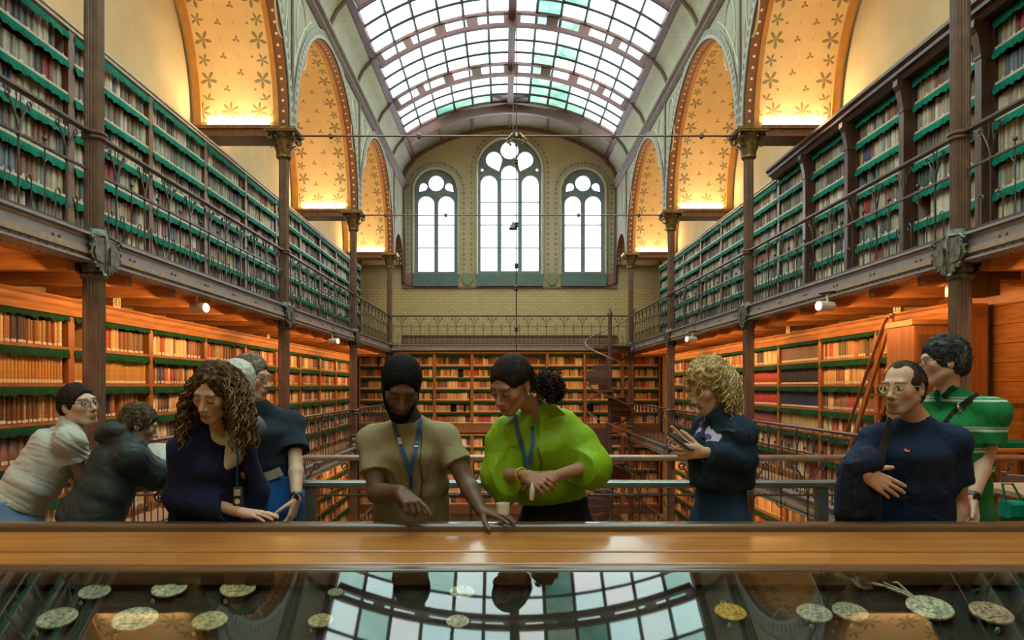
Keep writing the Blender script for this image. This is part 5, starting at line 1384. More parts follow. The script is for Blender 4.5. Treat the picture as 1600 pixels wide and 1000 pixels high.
    def curls(s, anchors, n, L, rad, col, hl, seed, r=.0026, turns=4, droop=V3(0, 0, -1), name='curl', dk=.10, m=22, K=4):
        """loose ringlets: each a helix falling from an anchor ellipsoid; joined because nobody could count them"""
        rr = random.Random(seed); allv = []; allq = []; allc = []; off = 0
        for i in range(n):
            a = anchors(rr)
            p0, d0 = a; l = L*rr.uniform(.6, 1.15); tr = turns*rr.uniform(.7, 1.3); rd = rad*rr.uniform(.6, 1.3); ph = rr.random()*6.28
            d = unit(d0); pts = []; p = np.array(p0, float)
            for j in range(m+1):
                t = j/m; d = unit(d*(1-dk)+droop*dk+.03*np.array([rr.uniform(-1, 1) for _ in range(3)])); 
                if j: p = p+d*l/m
                u = unit(np.cross(d, V3(.3, .9, .2))); w = np.cross(d, u); k = rd*min(1, t*4)
                pts.append(p+u*k*math.cos(ph+t*tr*6.283)+w*k*math.sin(ph+t*tr*6.283))
            mb = MB(); mb.tube(pts, [r*(1.0-.6*max(0, j/m-.6)) for j in range(m+1)], K, False)
            v = np.array([tuple(x) for x in mb.v]); q = np.array(mb.f)
            allv.append(v); allq.append(q+off); off += len(v)
            c = np.array(col) if rr.random() < .6 else np.array(hl); c = c*rr.uniform(.7, 1.25); allc.append(np.broadcast_to(c, v.shape))
        me = np_mesh(name, np.concatenate(allv)-s.b, np.concatenate(allq), M['hair'], None, np.clip(np.concatenate(allc), 0, 1), True)
        o = link(name, me, s.root); stuff(o); return o
    def strands(s, n, L, col, hl, seed, where, r=.0011, sweep=(0, -.6, .2), wav=.004, name='hair_strands'):
        def an(rr):
            for _ in range(60):
                u = unit([rr.gauss(0, 1), rr.gauss(-.2, 1), rr.gauss(.2, 1)])
                if where(*u): break
            d = s.R[0]*u[0]+s.R[1]*u[1]+s.R[2]*u[2]
            return s.hl(u[0]*.082, -.016+u[1]*.102, .036+u[2]*.094), d*.45+s.R[0]*sweep[0]+s.R[1]*sweep[1]+s.R[2]*sweep[2]
        return s.curls(an, n, L, wav, col, hl, seed, r, 1.2, name=name, m=6, K=3, dk=.3)
    def glasses(s, mat='black', r=.021, th=.0016, tint=None):
        mb = MB()
        for q in (-1, 1):
            mb.tube([s.hl(q*.033+r*1.15*math.cos(a*.314), .108-.010*abs(q*.033+r*1.15*math.cos(a*.314))/.055, .002+r*.85*math.sin(a*.314)) for a in range(21)], th, 5, False)
            mb.tube([s.hl(q*.057, .100, .008), s.hl(q*.078, .05, .010), s.hl(q*.081, -.01, .008), s.hl(q*.080, -.03, -.012)], th, 5)
        mb.tube([s.hl(-.010, .107, .008), s.hl(0, .111, .010), s.hl(.010, .107, .008)], th, 5)
        mb.v = [tuple(np.array(v)-s.b) for v in mb.v]; return mb.obj('glasses', M[mat], s.root, 60)
    def add(s, mb, name, mat, sm=50):
        mb.v = [tuple(np.array(v)-s.b) for v in mb.v]; return mb.obj(name, mat if not isinstance(mat, str) else M[mat], s.root, sm)
    def strip(s, F_, pix, wd, name, mat, off=.006, dd=None):
        pts = []; pp_ = [pix[0]]
        for a_, b_ in zip(pix, pix[1:]): pp_ += lerp_pix(a_, b_, 4)[1:]
        for (px, py) in pp_:
            q = F_.surf(px, py, off)
            if q is None: q = at(px, py, dd) if dd else None
            if q is not None: pts.append(np.array(q))
        if len(pts) < 2: return None
        # densify
        return s.add(ribbon(pts, wd, (0, -1, .15)), name, mat)
def cut_arm(B, d): return ('armcut', np.array(B, float), np.array(d, float))
def lerp_pix(a, b, n): return [(a[0]+(b[0]-a[0])*i/n, a[1]+(b[1]-a[1])*i/n) for i in range(n+1)]
# ---------------------------------------------------------------- the visitors
def shoulders(J, mid, facing, w):
    f = unit(V3(*facing, 0)); sd = V3(-f[1], f[0], 0)     # side x z = facing
    J['sl'] = mid-sd*w/2; J['sr'] = mid+sd*w/2; return J
def base_of(pel): return (pel[0], pel[1], 0)
# 1. man in a khaki T-shirt ------------------------------------------------
J = dict(sl=P(574, 678, 3.42), sr=P(702, 674, 3.42), neck=P(639, 655, 3.40), pel=P(643, 800, 3.55), el=P(588, 772, 3.32), wl=P(626, 768, 3.12), er=P(728, 752, 3.34), wr=P(752, 797, 3.20))
p = Person('bearded man in a khaki T-shirt with a blue lanyard, pointing down at the display case', base_of(J['pel']))
sk = (.135, .066, .038)
p.body(J, (P(627, 603, 3.27), -10, 36, 3, 1.06), sk, beard=((.012, .009, .008), .95, 'full'), lips=(.10, .045, .035), brow=(.01, .008, .006), male=True, arms_r=1.1,
       hands=[dict(w=J['wl'], e=J['el'], f=P(656, 796, 3.02)-J['wl'], n=(-.2, .4, -1), curl=(.18, .85, .95, 1.0), thumb=.7, side=1, sc=1.08), dict(w=J['wr'], e=J['er'], f=(.75, -.45, -.10), n=(0, .1, -1), curl=(.12, .15, .18, .22), thumb=.3, side=-1, sc=1.05)])
_, Fk = p.top(J, (.30, .235, .125), e=.016, sleeve=.60, sl_r=1.12, wide=1.12, shr=1.06, wr=1.0, fold='drape', seed=3)
p.hairmesh([p.he(0, -.016, .036, .087, .107, .099), p.he(0, -.055, -.02, .074, .056, .07), p.hs(0, .128, -.030, .074, .084, .112), p.hs(.0, .03, -.13, .12, .12, .085)], (.013, .011, .010), amp=.0020, fr=180)
p.hairmesh([p.he(0, .062, -.108, .046, .042, .036), p.he(.045, .02, -.075, .022, .045, .034, .03), p.he(-.045, .02, -.075, .022, .045, .034, .03), p.he(.066, .0, -.03, .012, .024, .04, .02), p.he(-.066, .0, -.03, .012, .024, .04, .02), p.he(0, .100, -.0545, .026, .010, .0055, .01), p.hs(0, .115, -.069, .024, .030, .0105, .008), p.hs(0, .06, -.03, .05, .09, .025, .02)], (.011, .009, .008), amp=.0024, fr=170, name='beard', vox=.004)
p.legs(J, (.035, .035, .04))
p.strip(Fk, [(613, 648), (617, 668), (625, 694), (634, 718), (641, 742)], .021, 'lanyard', 'lanyard'); p.strip(Fk, [(657, 655), (655, 672), (650, 698), (645, 722), (641, 742)], .021, 'lanyard', 'lanyard')
p.strip(Fk, [(641, 740), (642, 752), (643, 764)], .014, 'lanyard', 'lanyard')
p.strip(Fk, [(658, 660), (659, 690), (656, 720), (660, 750), (656, 790), (650, 806)], .004, 'earphone_cord', 'black')
e1 = Fk.surf(624, 685, .008); p.strip(Fk, [(623, 684), (626, 694)], .016, 'lanyard_print', 'label', .0095); p.strip(Fk, [(651.5, 690), (650, 699)], .016, 'lanyard_print', 'label', .0095)
# 2. woman in the lime blouse ----------------------------------------------
J = dict(sl=P(790, 664, 3.38), sr=P(886, 656, 3.46), neck=P(838, 642, 3.40), pel=P(868, 800, 3.60), el=P(783, 742, 3.36), wl=P(819, 742, 3.17), er=P(925, 728, 3.42), wr=P(868, 743, 3.20))
p = Person('woman in a lime green blouse bending over the display case with clasped hands', base_of(J['pel']))
sk = (.34, .175, .10)
p.body(J, (P(799, 601, 3.24), 40, 30, 6, 1.02), sk, male=False, lips=(.26, .10, .075), brow=(.02, .012, .008), arms_r=.86,
       hands=[dict(w=J['wl'], e=J['el'], f=(1, -.25, -.42), n=(.1, .75, -.6), curl=(.45, .5, .55, .6), thumb=.5, side=1, sc=.98), dict(w=J['wr'], e=J['er'], f=(-1, -.30, -.30), n=(-.1, .75, -.65), curl=(.35, .4, .45, .5), thumb=.5, side=-1, sc=.98)])
ex = [cap(P(778, 690, 3.38), P(790, 775, 3.33), .060, .050, .05), cap(P(908, 690, 3.46), P(926, 745, 3.40), .075, .055, .05), ell(P(922, 735, 3.38), I3, (.055, .055, .05), .05), ecap(P(845, 690, 3.46), P(862, 752, 3.54), V3(1, .2, 0), (.19, .125), (.165, .125), .06)]
LIME = (.215, .37, .006)
_, Fl = p.top(J, LIME, e=.022, sleeve=1.35, sl_r=1.35, cuff=.028, wide=1.12, extra=ex, mat='satin', wr=1.35, shr=.95, hem=(P(868, 782, 3.55), V3(.1, 0, -1)), fold='drape', seed=8, name='blouse',
           neckline=[sub(P(838, 664, 3.26), I3, (.034, .11, .10), .01)])
p.hairmesh([p.he(0, -.016, .036, .085, .105, .097), p.he(0, -.055, -.02, .072, .052, .06), p.hs(0, .120, -.045, .080, .075, .125), p.hs(.0, .035, -.13, .12, .12, .080), p.hs(.075, .03, -.06, .04, .05, .07), p.hs(-.075, .03, -.06, .04, .05, .07)], (.024, .017, .014), amp=.0014, fr=150, hl=(.05, .035, .027))
p.strands(420, .05, (.022, .016, .013), (.06, .043, .033), 67, lambda x, y, z: y < .62 and z > -.4 and (y < .3 or z > .45), r=.0009, sweep=(0, -1.4, -.1), wav=.0015)
rp = P(855, 598, 3.34)
p.hairmesh([ell(rp, I3, (.062, .062, .055), .03), ell(P(866, 612, 3.36), I3, (.045, .05, .05), .03)], (.030, .019, .014), amp=.010, fr=75, name='ponytail')
p.curls(lambda r: (lambda u: (rp+u*V3(.05, .05, .045), u+V3(.4, 0, 0)))(unit([r.gauss(.3, 1), r.gauss(0, 1), r.gauss(0, 1)])), 150, .07, .008, (.030, .019, .014), (.075, .045, .03), 5, r=.0018, turns=3)
p.legs(J, (.016, .016, .020), hipw=1.04, e=.02)
p.strip(Fl, [(805, 648), (808, 668), (816, 698), (824, 728)], .019, 'lanyard', 'lanyard'); p.strip(Fl, [(832, 665), (833, 690), (829, 715), (824, 730)], .019, 'lanyard', 'lanyard')
p.strip(Fl, [(840, 700), (846, 720), (845, 740)], .004, 'earphone_cord', 'black')
M['lime'] = pmat('lime_collar', LIME, tuple(x*.9 for x in LIME), 30, rough=.6)
for a, b, c_, d_ in (((842, 632), (868, 634), (884, 648), (862, 654)), ((806, 640), (796, 650), (788, 664), (800, 656))):
    q = [np.array(P(u, v, 3.26 if u > 830 else 3.22)) for u, v in (a, b, c_, d_)]; q = [x if Fl.surf(*uv, .012) is None else np.array(Fl.surf(*uv, .012)) for x, uv in zip(q, (a, b, c_, d_))]
    mb = MB(); mb.add([tuple(x) for x in q]+[tuple(x+V3(0, -.004, .002)) for x in q], [(0, 1, 2, 3), (7, 6, 5, 4), (0, 4, 5, 1), (1, 5, 6, 2), (2, 6, 7, 3), (3, 7, 4, 0)]); p.add(mb, 'collar', 'lime')

p.add(MB().ball(tuple(p.hl(-.080, -.002, -.040)), .006, 8, 5), 'earring', 'white'); p.add(MB().ball(tuple(p.hl(.080, -.002, -.040)), .006, 8, 5), 'earring', 'white')
wr_ = J['wl']; fdir = unit(J['wl']-J['el']); u_ = unit(np.cross(fdir, V3(0, 0, 1))); v_ = np.cross(fdir, u_)
p.add(MB().tube([tuple(wr_-fdir*.02+(u_*math.cos(a*.5236)+v_*math.sin(a*.5236))*.031) for a in range(13)], .004, 6, False), 'bracelet', 'goldm')
mb = MB(); q = P(832, 764, 3.14); mb.tube([q+V3(0, 0, .03), q, q+V3(-.004, .0, -.045), q+V3(-.006, 0, -.05)], [.006, .012, .012, .006], 8); p.add(mb, 'audio_guide', 'white')
# 3. woman in the denim jacket ------------------------------------------------
J = shoulders(dict(neck=P(1120, 643, 3.56), pel=P(1126, 790, 3.60)), P(1130, 664, 3.56), (-.95, -.30), .34)
J.update(er=P(1162, 718, 3.42), wr=P(1098, 706, 3.34), el=P(1105, 722, 3.68), wl=P(1078, 698, 3.48))
p = Person('woman with blond curls in a dark denim jacket looking down at a phone', base_of(J['pel']))
sk = (.58, .34, .22)
p.body(J, (P(1107, 603, 3.54), 66, 26, 0, 1.0), sk, male=False, lips=(.42, .17, .13), brow=(.16, .09, .04), arms_r=.95,
       hands=[dict(w=J['wr'], e=J['er'], f=(-1, .05, .02), n=(.1, 1, .25), curl=(.55, .6, .65, .7), thumb=.25, side=-1), dict(w=J['wl'], e=J['el'], f=(-1, -.45, .05), n=(.2, -.6, .6), curl=(.7, .75, .8, .85), thumb=.4, side=1)])
DN = (.020, .034, .055)
_, Fd = p.top(J, lambda q: np.array(DN)*(1+.35*vnoise(q*25, 4))[:, None], e=.016, sleeve=1.90, sl_r=1.04, wide=1.05, depth=1.12, hem=(P(1126, 760, 3.6), V3(0, 0, -1)), cuff=.008, wr=1.25, seed=12, name='denim_jacket', extra=[ecap(P(1128, 720, 3.6), P(1128, 750, 3.6), V3(.3, -.95, 0), (.158, .15), (.152, .145), .04)],
           neckline=[sub(P(1084, 680, 3.40), I3, (.050, .13, .12), .01)])
s_ = lambda c: (lambda q: np.broadcast_to(np.array(c), q.shape).copy())
_, Fi = p.top(J, lambda q: np.where((vnoise(q*22, 3) > .1)[:, None], np.array((.62, .58, .72)), np.array((.12, .07, .30))), e=.014, sleeve=.3, depth=1.16, arms='', hem=(P(1126, 755, 3.6), V3(0, 0, -1)), name='blouse', wr=.5)
def blond(r):
    u = unit([r.gauss(0, 1), r.gauss(-.35, .8), r.gauss(.35, .8)])
    if u[1] > .12 and u[2] < .80: u[1] = -abs(u[1])
    return p.hl(u[0]*.088, -.016+u[1]*.108, .034+u[2]*.098), p.R[0]*u[0]*.8+p.R[1]*(u[1]*.9-.15)-p.R[2]*.15
p.hairmesh([p.he(0, -.022, .042, .096, .118, .104), p.he(0, -.070, -.06, .098, .072, .095, .04), p.he(.068, -.02, -.05, .03, .05, .07, .03), p.he(-.068, -.02, -.05, .03, .05, .07, .03), p.hs(0, .125, -.03, .078, .075, .095)], (.46, .29, .115), amp=.010, fr=62, hl=(.72, .52, .24))
p.curls(blond, 640, .165, .0105, (.56, .36, .14), (.84, .64, .32), 21, r=.0025, turns=3.6, dk=.17)
p.legs(J, (.022, .050, .10), hipw=.96, e=.012)
mb = MB(); mb.add([(0, 0, 0)], []); p.emit('belt', [ecap(P(1126, 762, 3.6), P(1126, 754, 3.6), p.side, (.146, .116), (.146, .116), .01), cut(P(1126, 763, 3.6), V3(0, 0, -1)), cut(P(1126, 753, 3.6), V3(0, 0, 1))], .007, M['cloth'], (.10, .03, .025))
mb = MB(); mb.bbox(-.036, -.004, -.07, .036, .004, .07, .002); t = thing('phone', 'dark smartphone held by the woman in the denim jacket', 'phone', tuple(P(1066, 690, 3.36)), .9); t.rotation_euler = (-1.0, 0, .9)
mb.obj('case', M['black'], t); MB().box(-.032, -.0055, -.062, .032, -.004, .062).obj('screen', M['chrome'], t)
M['denim'] = pmat('dark_denim', (.026, .042, .066), (.016, .028, .045), 60, rough=.9)
p.strip(Fd, [(1126, 672), (1138, 671), (1150, 674)], .014, 'pocket_flap', 'denim', .005); p.strip(Fd, [(1108, 655), (1120, 644), (1138, 638), (1152, 640)], .040, 'collar', 'denim', .012); p.strip(Fd, [(1106, 657), (1101, 668), (1098, 684)], .030, 'lapel', 'denim', .010)
p.strip(Fd, [(1150, 655), (1166, 668), (1176, 690)], .004, 'seam', 'denim', .004)
# 4. man in the navy T-shirt --------------------------------------------------
J = shoulders(dict(neck=P(1430, 655, 3.40), pel=P(1424, 800, 3.48)), P(1428, 678, 3.40), (-.34, -.94), .385)
J.update(el=P(1330, 752, 3.36), wl=P(1352, 740, 3.16), er=P(1496, 782, 3.44), wr=P(1490, 850, 3.36))
p = Person('balding man with glasses and goatee in a navy T-shirt, a jacket over his arm', base_of(J['pel']))
sk = (.56, .32, .205)
p.body(J, (P(1411, 607, 3.33), 56, 2, 0, 1.0), sk, beard=((.14, .09, .065), .45, 'stub'), brow=(.08, .05, .035), eyes=.003, arms_r=1.12,
       hands=[dict(w=J['wl'], e=J['el'], f=(.86, -.12, -.50), n=(.1, 1, -.1), curl=(.12, .16, .2, .25), thumb=.3, spread=.06, side=1, sc=1.08)])
_, Fn = p.top(J, (.016, .026, .058), e=.018, sleeve=.66, sl_r=1.18, wide=1.18, depth=1.25, wr=1.3, seed=17)
p.hairmesh([p.he(0, -.018, .034, .083, .102, .094), p.he(0, -.055, -.02, .073, .054, .07), p.hs(0, .130, -.01, .090, .088, .140), p.hs(.054, .07, .095, .026, .045, .045), p.hs(-.054, .07, .095, .026, .045, .045), p.hs(.0, .03, -.13, .12, .12, .085)], (.060, .040, .028), amp=.0022, fr=150, hl=(.13, .09, .065))
p.strands(700, .022, (.06, .04, .028), (.12, .085, .06), 61, lambda x, y, z: y < .30 and z > -.35, r=.0009, wav=.001)
p.glasses('brz', .021, .0017); p.legs(J, (.03, .03, .035), hipw=1.1)
p.strip(Fn, [(1393, 650), (1388, 668), (1382, 690), (1376, 718), (1368, 740)], .036, 'shoulder_strap', 'leather')
M['red'] = pmat('red_tab', (.60, .02, .03), None, 30, rough=.6)
p.strip(Fn, [(1412.5, 702.5), (1421.5, 705.5)], .014, 'red_logo_tab', 'red', .006); p.strip(Fn, [(1413.8, 702.8), (1416.5, 705.0), (1420.2, 705.0)], .0035, 'tab_lettering', 'label', .0095)
# the jacket over his arm
q = [cap(P(1330, 742, 3.36), P(1356, 716, 3.17), .062, .055, .03), ecap(P(1345, 722, 3.18), P(1335, 800, 3.24), V3(1, .2, 0), (.085, .05), (.10, .055), .05), cap(P(1322, 735, 3.26), P(1318, 835, 3.28), .038, .035, .04), cap(P(1360, 735, 3.2), P(1364, 830, 3.26), .028, .04, .04), sub(P(1362, 745, 3.09), I3, (.03, .05, .026), .01)]
F_ = Field(q, .0055); v, fq = F_.mesh(); n = vnormals(v, fq); v = v+n*(.010*(1-np.abs(vnoise(v*np.array((34, 34, 7)), 31)))+.004*vnoise(v*40, 32)-.006)[:, None]
b0 = np.array((J['pel'][0]-.26, 3.25, .92)); me = np_mesh('draped_jacket', v-b0, fq, M['cloth'], None, np.broadcast_to(np.array((.020, .024, .045)), v.shape), True)
o = link('draped_jacket', me); o.location = b0; tag(o, 'dark navy jacket draped over the forearm of the balding man', 'jacket')
# 5. man in the green polo ------------------------------------------------------
J = shoulders(dict(neck=P(1480, 613, 3.80), pel=P(1490, 770, 3.88)), P(1494, 634, 3.80), (-.72, -.69), .40)
J.update(er=P(1538, 716, 3.72), wr=P(1519, 780, 3.60), el=P(1452, 716, 3.95), wl=P(1448, 780, 3.80))
p = Person('tall man with wavy grey hair in a green striped polo shirt, looking away', base_of(J['pel']))
sk = (.58, .33, .215)
p.body(J, (P(1474, 565, 3.78), 104, 4, 0, 1.03), sk, brow=(.06, .05, .045), eyes=0.0, arms_r=1.12, hands=[dict(w=J['wr'], e=J['er'], f=(-.05, -.25, -1), n=(-1, .1, 0), curl=(.35, .4, .45, .5), side=-1, sc=1.05)])
def polo(q):
    c = np.broadcast_to(np.array((.020, .20, .055)), q.shape).copy()
    for z in (1.115, 1.215, 1.325, 1.475): 
        c[np.abs(q[:, 2]-z) < .0045] = (.60, .66, .56)
        c[np.abs(q[:, 2]-z-.016) < .003] = (.45, .58, .42)
    return c*(1+.12*vnoise(q*30, 3))[:, None]
_, Fp = p.top(J, polo, e=.020, sleeve=.64, sl_r=1.25, wide=1.10, depth=1.12, wr=1.2, seed=23, name='polo_shirt', hem=(P(1490, 782, 3.9), V3(0, 0, -1)))
p.hairmesh(p.skullcap(.017, .058)[:2]+[p.hs(0, .118, -.035, .084, .075, .095), p.hs(0, .03, -.135, .12, .12, .085)], (.045, .042, .040), amp=.005, fr=85, hl=(.16, .15, .145))
p.strands(900, .034, (.05, .047, .045), (.24, .23, .22), 62, lambda x, y, z: y < .45 and z > -.5 and (y < .2 or z > .35), r=.0013, wav=.0045)
p.glasses('black', .020, .0016); p.legs(J, (.03, .16, .05), hipw=1.05)
p.strip(Fp, [(1538, 612), (1520, 622), (1503, 634), (1488, 648), (1476, 664)], .034, 'shoulder_strap', 'leather')
mb = MB(); c_ = Fp.surf(1501, 639, .004)
if c_ is not None:
    c_ = np.array(c_); mb.prism([tuple(c_+V3(.024*math.cos(a*.5236)*.8-.012*math.sin(a*.5236), -.004, .034*math.sin(a*.5236))) for a in range(12)], (0, -.004, 0)); p.add(mb, 'shirt_badge', 'label')
    mb = MB()
    for i in range(-2, 3): mb.prism([tuple(c_+V3(.007*i-.006-.004, -.0095, -.022+abs(i)*.005)), tuple(c_+V3(.007*i-.003-.004, -.0095, -.022+abs(i)*.005)), tuple(c_+V3(.007*i+.004, -.0095, .022-abs(i)*.005)), tuple(c_+V3(.007*i+.001, -.0095, .022-abs(i)*.005))], (0, -.002, 0))
    p.add(mb, 'badge_stripe', 'green')
for (pts_) in ([(1474, 622), (1484, 610), (1502, 598), (1518, 594)], [(1466, 610), (1464, 620), (1470, 634)]): p.strip(Fp, pts_, .030, 'collar', 'green', .012)
def band(p, J, a, r, w, mat, name, t=.93):
    d = unit(J['w'+a]-J['e'+a]); c = J['e'+a]+(J['w'+a]-J['e'+a])*t; u = unit(np.cross(d, V3(.2, .3, 1))); v = np.cross(d, u); mb = MB()
    vs = [tuple(c+d*q*w/2+(u*math.cos(k*.3927)+v*math.sin(k*.3927))*(r+e)) for q in (-1, 1) for e in (0, .004) for k in range(16)]
    mb.add(vs, [(k, (k+1) % 16, 16+(k+1) % 16, 16+k) for k in range(16)]+[(16+k, 16+(k+1) % 16, 48+(k+1) % 16, 48+k) for k in range(16)]+[(48+k, 48+(k+1) % 16, 32+(k+1) % 16, 32+k) for k in range(16)]+[(32+k, 32+(k+1) % 16, (k+1) % 16, k) for k in range(16)])
    o = p.add(mb, name, mat); return c, d
c_, d_ = band(p, J, 'r', .031, .022, 'black', 'watch_strap'); mb = MB(); q = c_+V3(-.004, -.034, 0); mb.lathe([(0, 0), (.02, 0), (.02, .006), (0, .006)], 12); mb.v = [tuple(q+V3(x, -z, y)) for x, y, z in mb.v]; p.add(mb, 'watch', 'black')
# 6. woman with brown curls --------------------------------------------------------
J = dict(sl=P(283, 694, 3.28), sr=P(378, 692, 3.36), neck=P(332, 668, 3.31), pel=P(330, 800, 3.46), el=P(284, 776, 3.32), wl=P(374, 800, 3.18), er=P(396, 768, 3.46), wr=P(392, 830, 3.44))
p = Person('woman with long brown curls in a navy blazer resting a hand on the display case', base_of(J['pel']))
sk = (.52, .29, .175)
p.body(J, (P(336, 615, 3.20), 13, 22, 8, .98), sk, male=False, lips=(.36, .13, .10), brow=(.06, .03, .02), arms_r=.9, hands=[dict(w=J['wl'], e=J['el'], f=(1, -.12, -.10), n=(0, .15, -1), curl=(.08, .1, .12, .15), thumb=.2, spread=.07, side=1, sc=.98)])
_, Fb = p.top(J, (.014, .018, .048), e=.026, sleeve=1.93, sl_r=1.05, wide=1.10, depth=1.05, cuff=.004, wr=1.0, seed=29, name='blazer', hem=(P(330, 845, 3.46), V3(0, 0, -1)), neckline=[sub(P(337, 676, 3.20), I3, (.050, .16, .075), .01), sub(P(354, 715, 3.20), I3, (.048, .16, .10), .01), sub(P(364, 770, 3.24), I3, (.042, .15, .13), .01)])
p.top(J, (.70, .62, .50), e=.012, arms='', wide=1.02, name='blouse', hem=(P(330, 850, 3.46), V3(0, 0, -1)), neckline=[sub(P(338, 668, 3.22), I3, (.030, .10, .065), .01)])
def brown(r):
    u = unit([r.gauss(0, 1), r.gauss(-.25, .8), r.gauss(.25, .9)])
    if u[1] > -.1 and abs(u[0]) < .6: u[1] = -.2-abs(u[1])
    return p.hl(u[0]*.090, -.018+u[1]*.106, .036+u[2]*.092), p.R[0]*(u[0]*1.6+(.25 if u[0] > 0 else -.45))+p.R[1]*(u[1]*.7-.1)-p.R[2]*.15
p.hairmesh([p.he(0, -.020, .040, .094, .110, .104), p.he(.070, -.015, -.04, .040, .055, .075, .04), p.he(-.078, -.015, -.05, .042, .055, .09, .04), p.he(0, -.06, -.09, .095, .055, .12, .05), p.he(-.138, -.01, -.15, .045, .055, .11, .05), p.he(.105, -.02, -.12, .04, .045, .08, .05), p.hs(.006, .125, -.004, .070, .075, .100)], (.080, .042, .020), amp=.011, fr=55, hl=(.19, .11, .05))
p.curls(brown, 560, .25, .0115, (.13, .068, .030), (.34, .20, .095), 33, r=.0026, turns=4.0, dk=.17)
p.legs(J, (.02, .022, .05), hipw=.98)
p.strip(Fb, [(368, 690), (372, 715), (370, 745), (371, 762)], .012, 'lanyard', 'lanyard', .02, 3.2)
q = P(372, 776, 3.19); mb = MB(); mb.bbox(q[0]-.020, q[1]-.008, q[2]-.042, q[0]+.020, q[1]+.008, q[2]+.042, .004); p.add(mb, 'audio_guide', 'black'); mb = MB(); mb.box(q[0]-.014, q[1]-.010, q[2]+.006, q[0]+.014, q[1]-.008, q[2]+.034); p.add(mb, 'audio_guide_screen', 'chrome'); mb = MB(); mb.lathe([(0, 0), (.012, 0), (.012, .003), (0, .003)], 12); mb.v = [(q[0]+x, q[1]-.008-z, q[2]-.020+y) for x, y, z in mb.v]; p.add(mb, 'audio_guide_dial', 'brz')
# 7. white-haired visitor behind her -------------------------------------------------
J = shoulders(dict(neck=P(366, 640, 3.70), pel=P(346, 780, 3.72)), P(354, 660, 3.70), (.3, .95), .34)
J.update(el=P(322, 720, 3.76), wl=P(325, 770, 3.84), er=P(384, 720, 3.70), wr=P(376, 770, 3.66))
p = Person('white-haired visitor with back turned, half hidden behind the curly-haired woman', base_of(J['pel']))
p.body(J, (P(371, 602, 3.70), 170, 5, 0, .98), (.45, .27, .19), eyes=0.0, brow=(.4, .38, .35), vox=.0055)
p.top(J, (.10, .11, .13), e=.016, sleeve=.8, seed=37, name='shirt')
p.hairmesh(p.skullcap(.016, .055), (.62, .58, .50), amp=.003, fr=90, hl=(.78, .75, .68)); p.strands(700, .035, (.66, .62, .55), (.82, .79, .72), 63, lambda x, y, z: y < .3 and z > -.5, r=.0011, sweep=(0, -.5, -.3)); p.legs(J, (.05, .05, .06))
# 8. woman with glasses, dark tee, blue wrap --------------------------------------------
J = shoulders(dict(neck=P(402, 634, 4.02), pel=P(418, 765, 4.06)), P(410, 655, 4.02), (.52, -.85), .37)
J.update(er=P(462, 722, 3.98), wr=P(463, 780, 3.80), el=P(376, 720, 4.18), wl=P(385, 770, 4.22))
p = Person('grey-haired woman with glasses in a dark T-shirt and bright blue trousers, in profile', base_of(J['pel']))
p.body(J, (P(392, 590, 4.0), -78, 8, 0, 1.0), (.56, .33, .22), male=False, eyes=0.0, brow=(.15, .11, .08), hands=[dict(w=J['wr'], e=J['er'], f=(-.2, -.3, -1), n=(-1, .2, .1), curl=(.3, .35, .4, .45), side=-1)])
_, Fw = p.top(J, (.022, .028, .040), e=.020, sleeve=.72, sl_r=1.25, wide=1.1, seed=41, hem=(P(418, 754, 4.06), V3(0, 0, -1)))
p.hairmesh(p.skullcap(.012, .06)+[p.he(0, -.105, .045, .045, .045, .045, .03)], (.16, .12, .085), amp=.003, fr=95, hl=(.40, .34, .27)); p.strands(600, .05, (.20, .15, .11), (.45, .38, .30), 64, lambda x, y, z: y < .3 and z > -.4, r=.0011, sweep=(0, -1.0, .1), wav=.002)
p.glasses('black', .021, .0017); p.legs(J, (.010, .13, .42), mat='satin', hipw=1.12, e=.03)
p.strip(Fw, [(398, 744), (412, 746), (426, 742), (440, 736)], .05, 'waist_belt', 'gunmetal', .02, 3.9)
c_, d_ = band(p, J, 'r', .030, .016, 'black', 'watch_strap'); mb = MB(); mb.lathe([(0, 0), (.016, 0), (.016, .006), (0, .006)], 12); mb.v = [tuple(c_+V3(.012+x, -.034-z, y)) for x, y, z in mb.v]; p.add(mb, 'watch', 'chrome')
# 9. man in the white T-shirt leaning on the rail ---------------------------------------
J = shoulders(dict(neck=P(112, 660, 3.95), pel=P(18, 800, 3.86)), P(103, 677, 3.95), (.80, .60), .37)
J.update(el=P(128, 742, 3.92), wl=P(118, 752, 4.16), er=P(70, 735, 4.2), wr=P(100, 748, 4.26))
p = Person('man with glasses in an off-white T-shirt and jeans leaning on the rail and looking up', base_of(J['pel']))
p.body(J, (P(123, 634, 3.95), -68, -8, -6, .98), (.60, .36, .25), eyes=0.0, brow=(.06, .04, .03), hands=[dict(w=J['wl'], e=J['el'], f=(.1, .9, -.1), n=(0, 0, -1), side=1)])
_, Ft = p.top(J, lambda q: np.array((.50, .46, .39))*(1+.08*vnoise(q*16, 2))[:, None], e=.022, sleeve=.50, sl_r=1.12, wide=1.16, depth=1.10, wr=1.5, fold='cross', seed=47, hem=(P(30, 786, 3.86), J['pel']-(J['sl']+J['sr'])/2))
p.hairmesh(p.skullcap(.009, .052), (.040, .026, .018), amp=.003, fr=110); p.strands(600, .03, (.045, .03, .02), (.10, .065, .045), 65, lambda x, y, z: y < .35 and z > -.4, r=.0010, sweep=(0, -.8, -.2), wav=.001); p.glasses('black', .022, .0019); p.legs(J, (.16, .27, .42), hipw=1.12, e=.022)
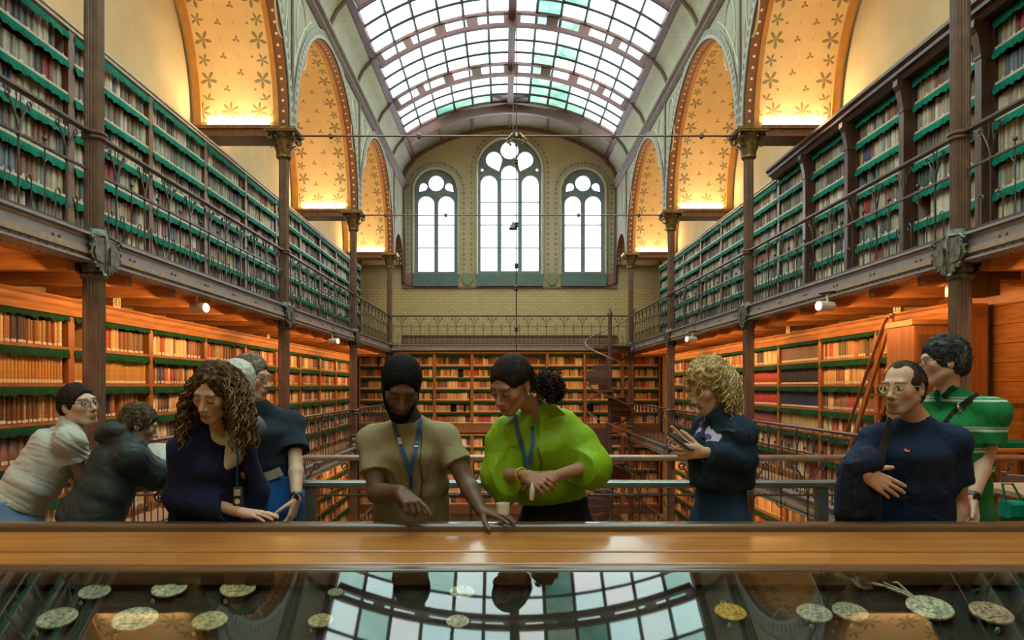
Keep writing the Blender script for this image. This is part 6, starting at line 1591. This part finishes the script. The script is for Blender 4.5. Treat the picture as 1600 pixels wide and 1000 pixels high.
# 10. boy in the black hooded jacket ------------------------------------------------------
J = shoulders(dict(neck=P(203, 688, 3.84), pel=P(146, 800, 3.78)), P(193, 702, 3.84), (.72, .69), .31)
J.update(el=P(243, 742, 3.86), wl=P(262, 752, 4.10), er=P(205, 745, 4.12), wr=P(240, 752, 4.26))
p = Person('boy in a black hooded jacket leaning over the low railing, seen from behind', base_of(J['pel']))
p.body(J, (P(217, 664, 3.86), -118, 20, 0, .88), (.55, .34, .23), male=False, eyes='down', brow=(.08, .05, .03), arms_r=.8, shr=.85, hands=[dict(w=J['wl'], e=J['el'], f=(.6, .7, -.1), n=(0, 0, -1), side=1, sc=.85)])
p.top(J, (.030, .034, .032), e=.030, sleeve=1.93, sl_r=1.12, wide=1.12, depth=1.12, shr=.92, wr=1.5, seed=53, name='hooded_jacket', mat='satin', hem=(P(140, 850, 3.78), J['pel']-(J['sl']+J['sr'])/2),
      extra=[ell(P(182, 672, 3.80), I3, (.085, .075, .048), .03), cap(P(160, 680, 3.80), P(215, 692, 3.76), .042, .036, .03), ecap(P(150, 790, 3.79), P(135, 840, 3.78), V3(.7, -.6, 0), (.17, .13), (.20, .15), .05)])
p.hairmesh(p.skullcap(.014, .055), (.085, .052, .028), amp=.004, fr=85, hl=(.20, .13, .07)); p.strands(800, .045, (.10, .06, .032), (.30, .20, .11), 66, lambda x, y, z: y < .5 and z > -.45, r=.0013, sweep=(.2, .5, .1), wav=.003); p.legs(J, (.03, .03, .04), split=.08, hipw=.9)
t = thing('leaflet', 'white printed leaflet held open by the boy at the railing', 'leaflet', tuple(P(250, 706, 4.02)), .5); t.rotation_euler = (-.55, 0, .5)
MB().box(-.075, -.001, -.055, .0, .001, .055).obj('page', M['label'], t); MB().prism([(0, -.001, -.055), (.075, .02, -.055), (.075, .02, .055), (0, -.001, .055)], (0, .002, 0)).obj('page', M['label'], t)
t = thing('paper_cup', 'small white paper cup on the case rim between khaki man and lime woman', 'cup', tuple(P(786, 813, 3.15)))
MB().lathe([(.024, -.002), (.030, .075), (.028, .075), (.022, .002)], 16, cap=False).obj('cup_side', M['label'], t, 50); MB().lathe([(.0235, 0), (.0235, .003)], 16).obj('bottom', M['label'], t)
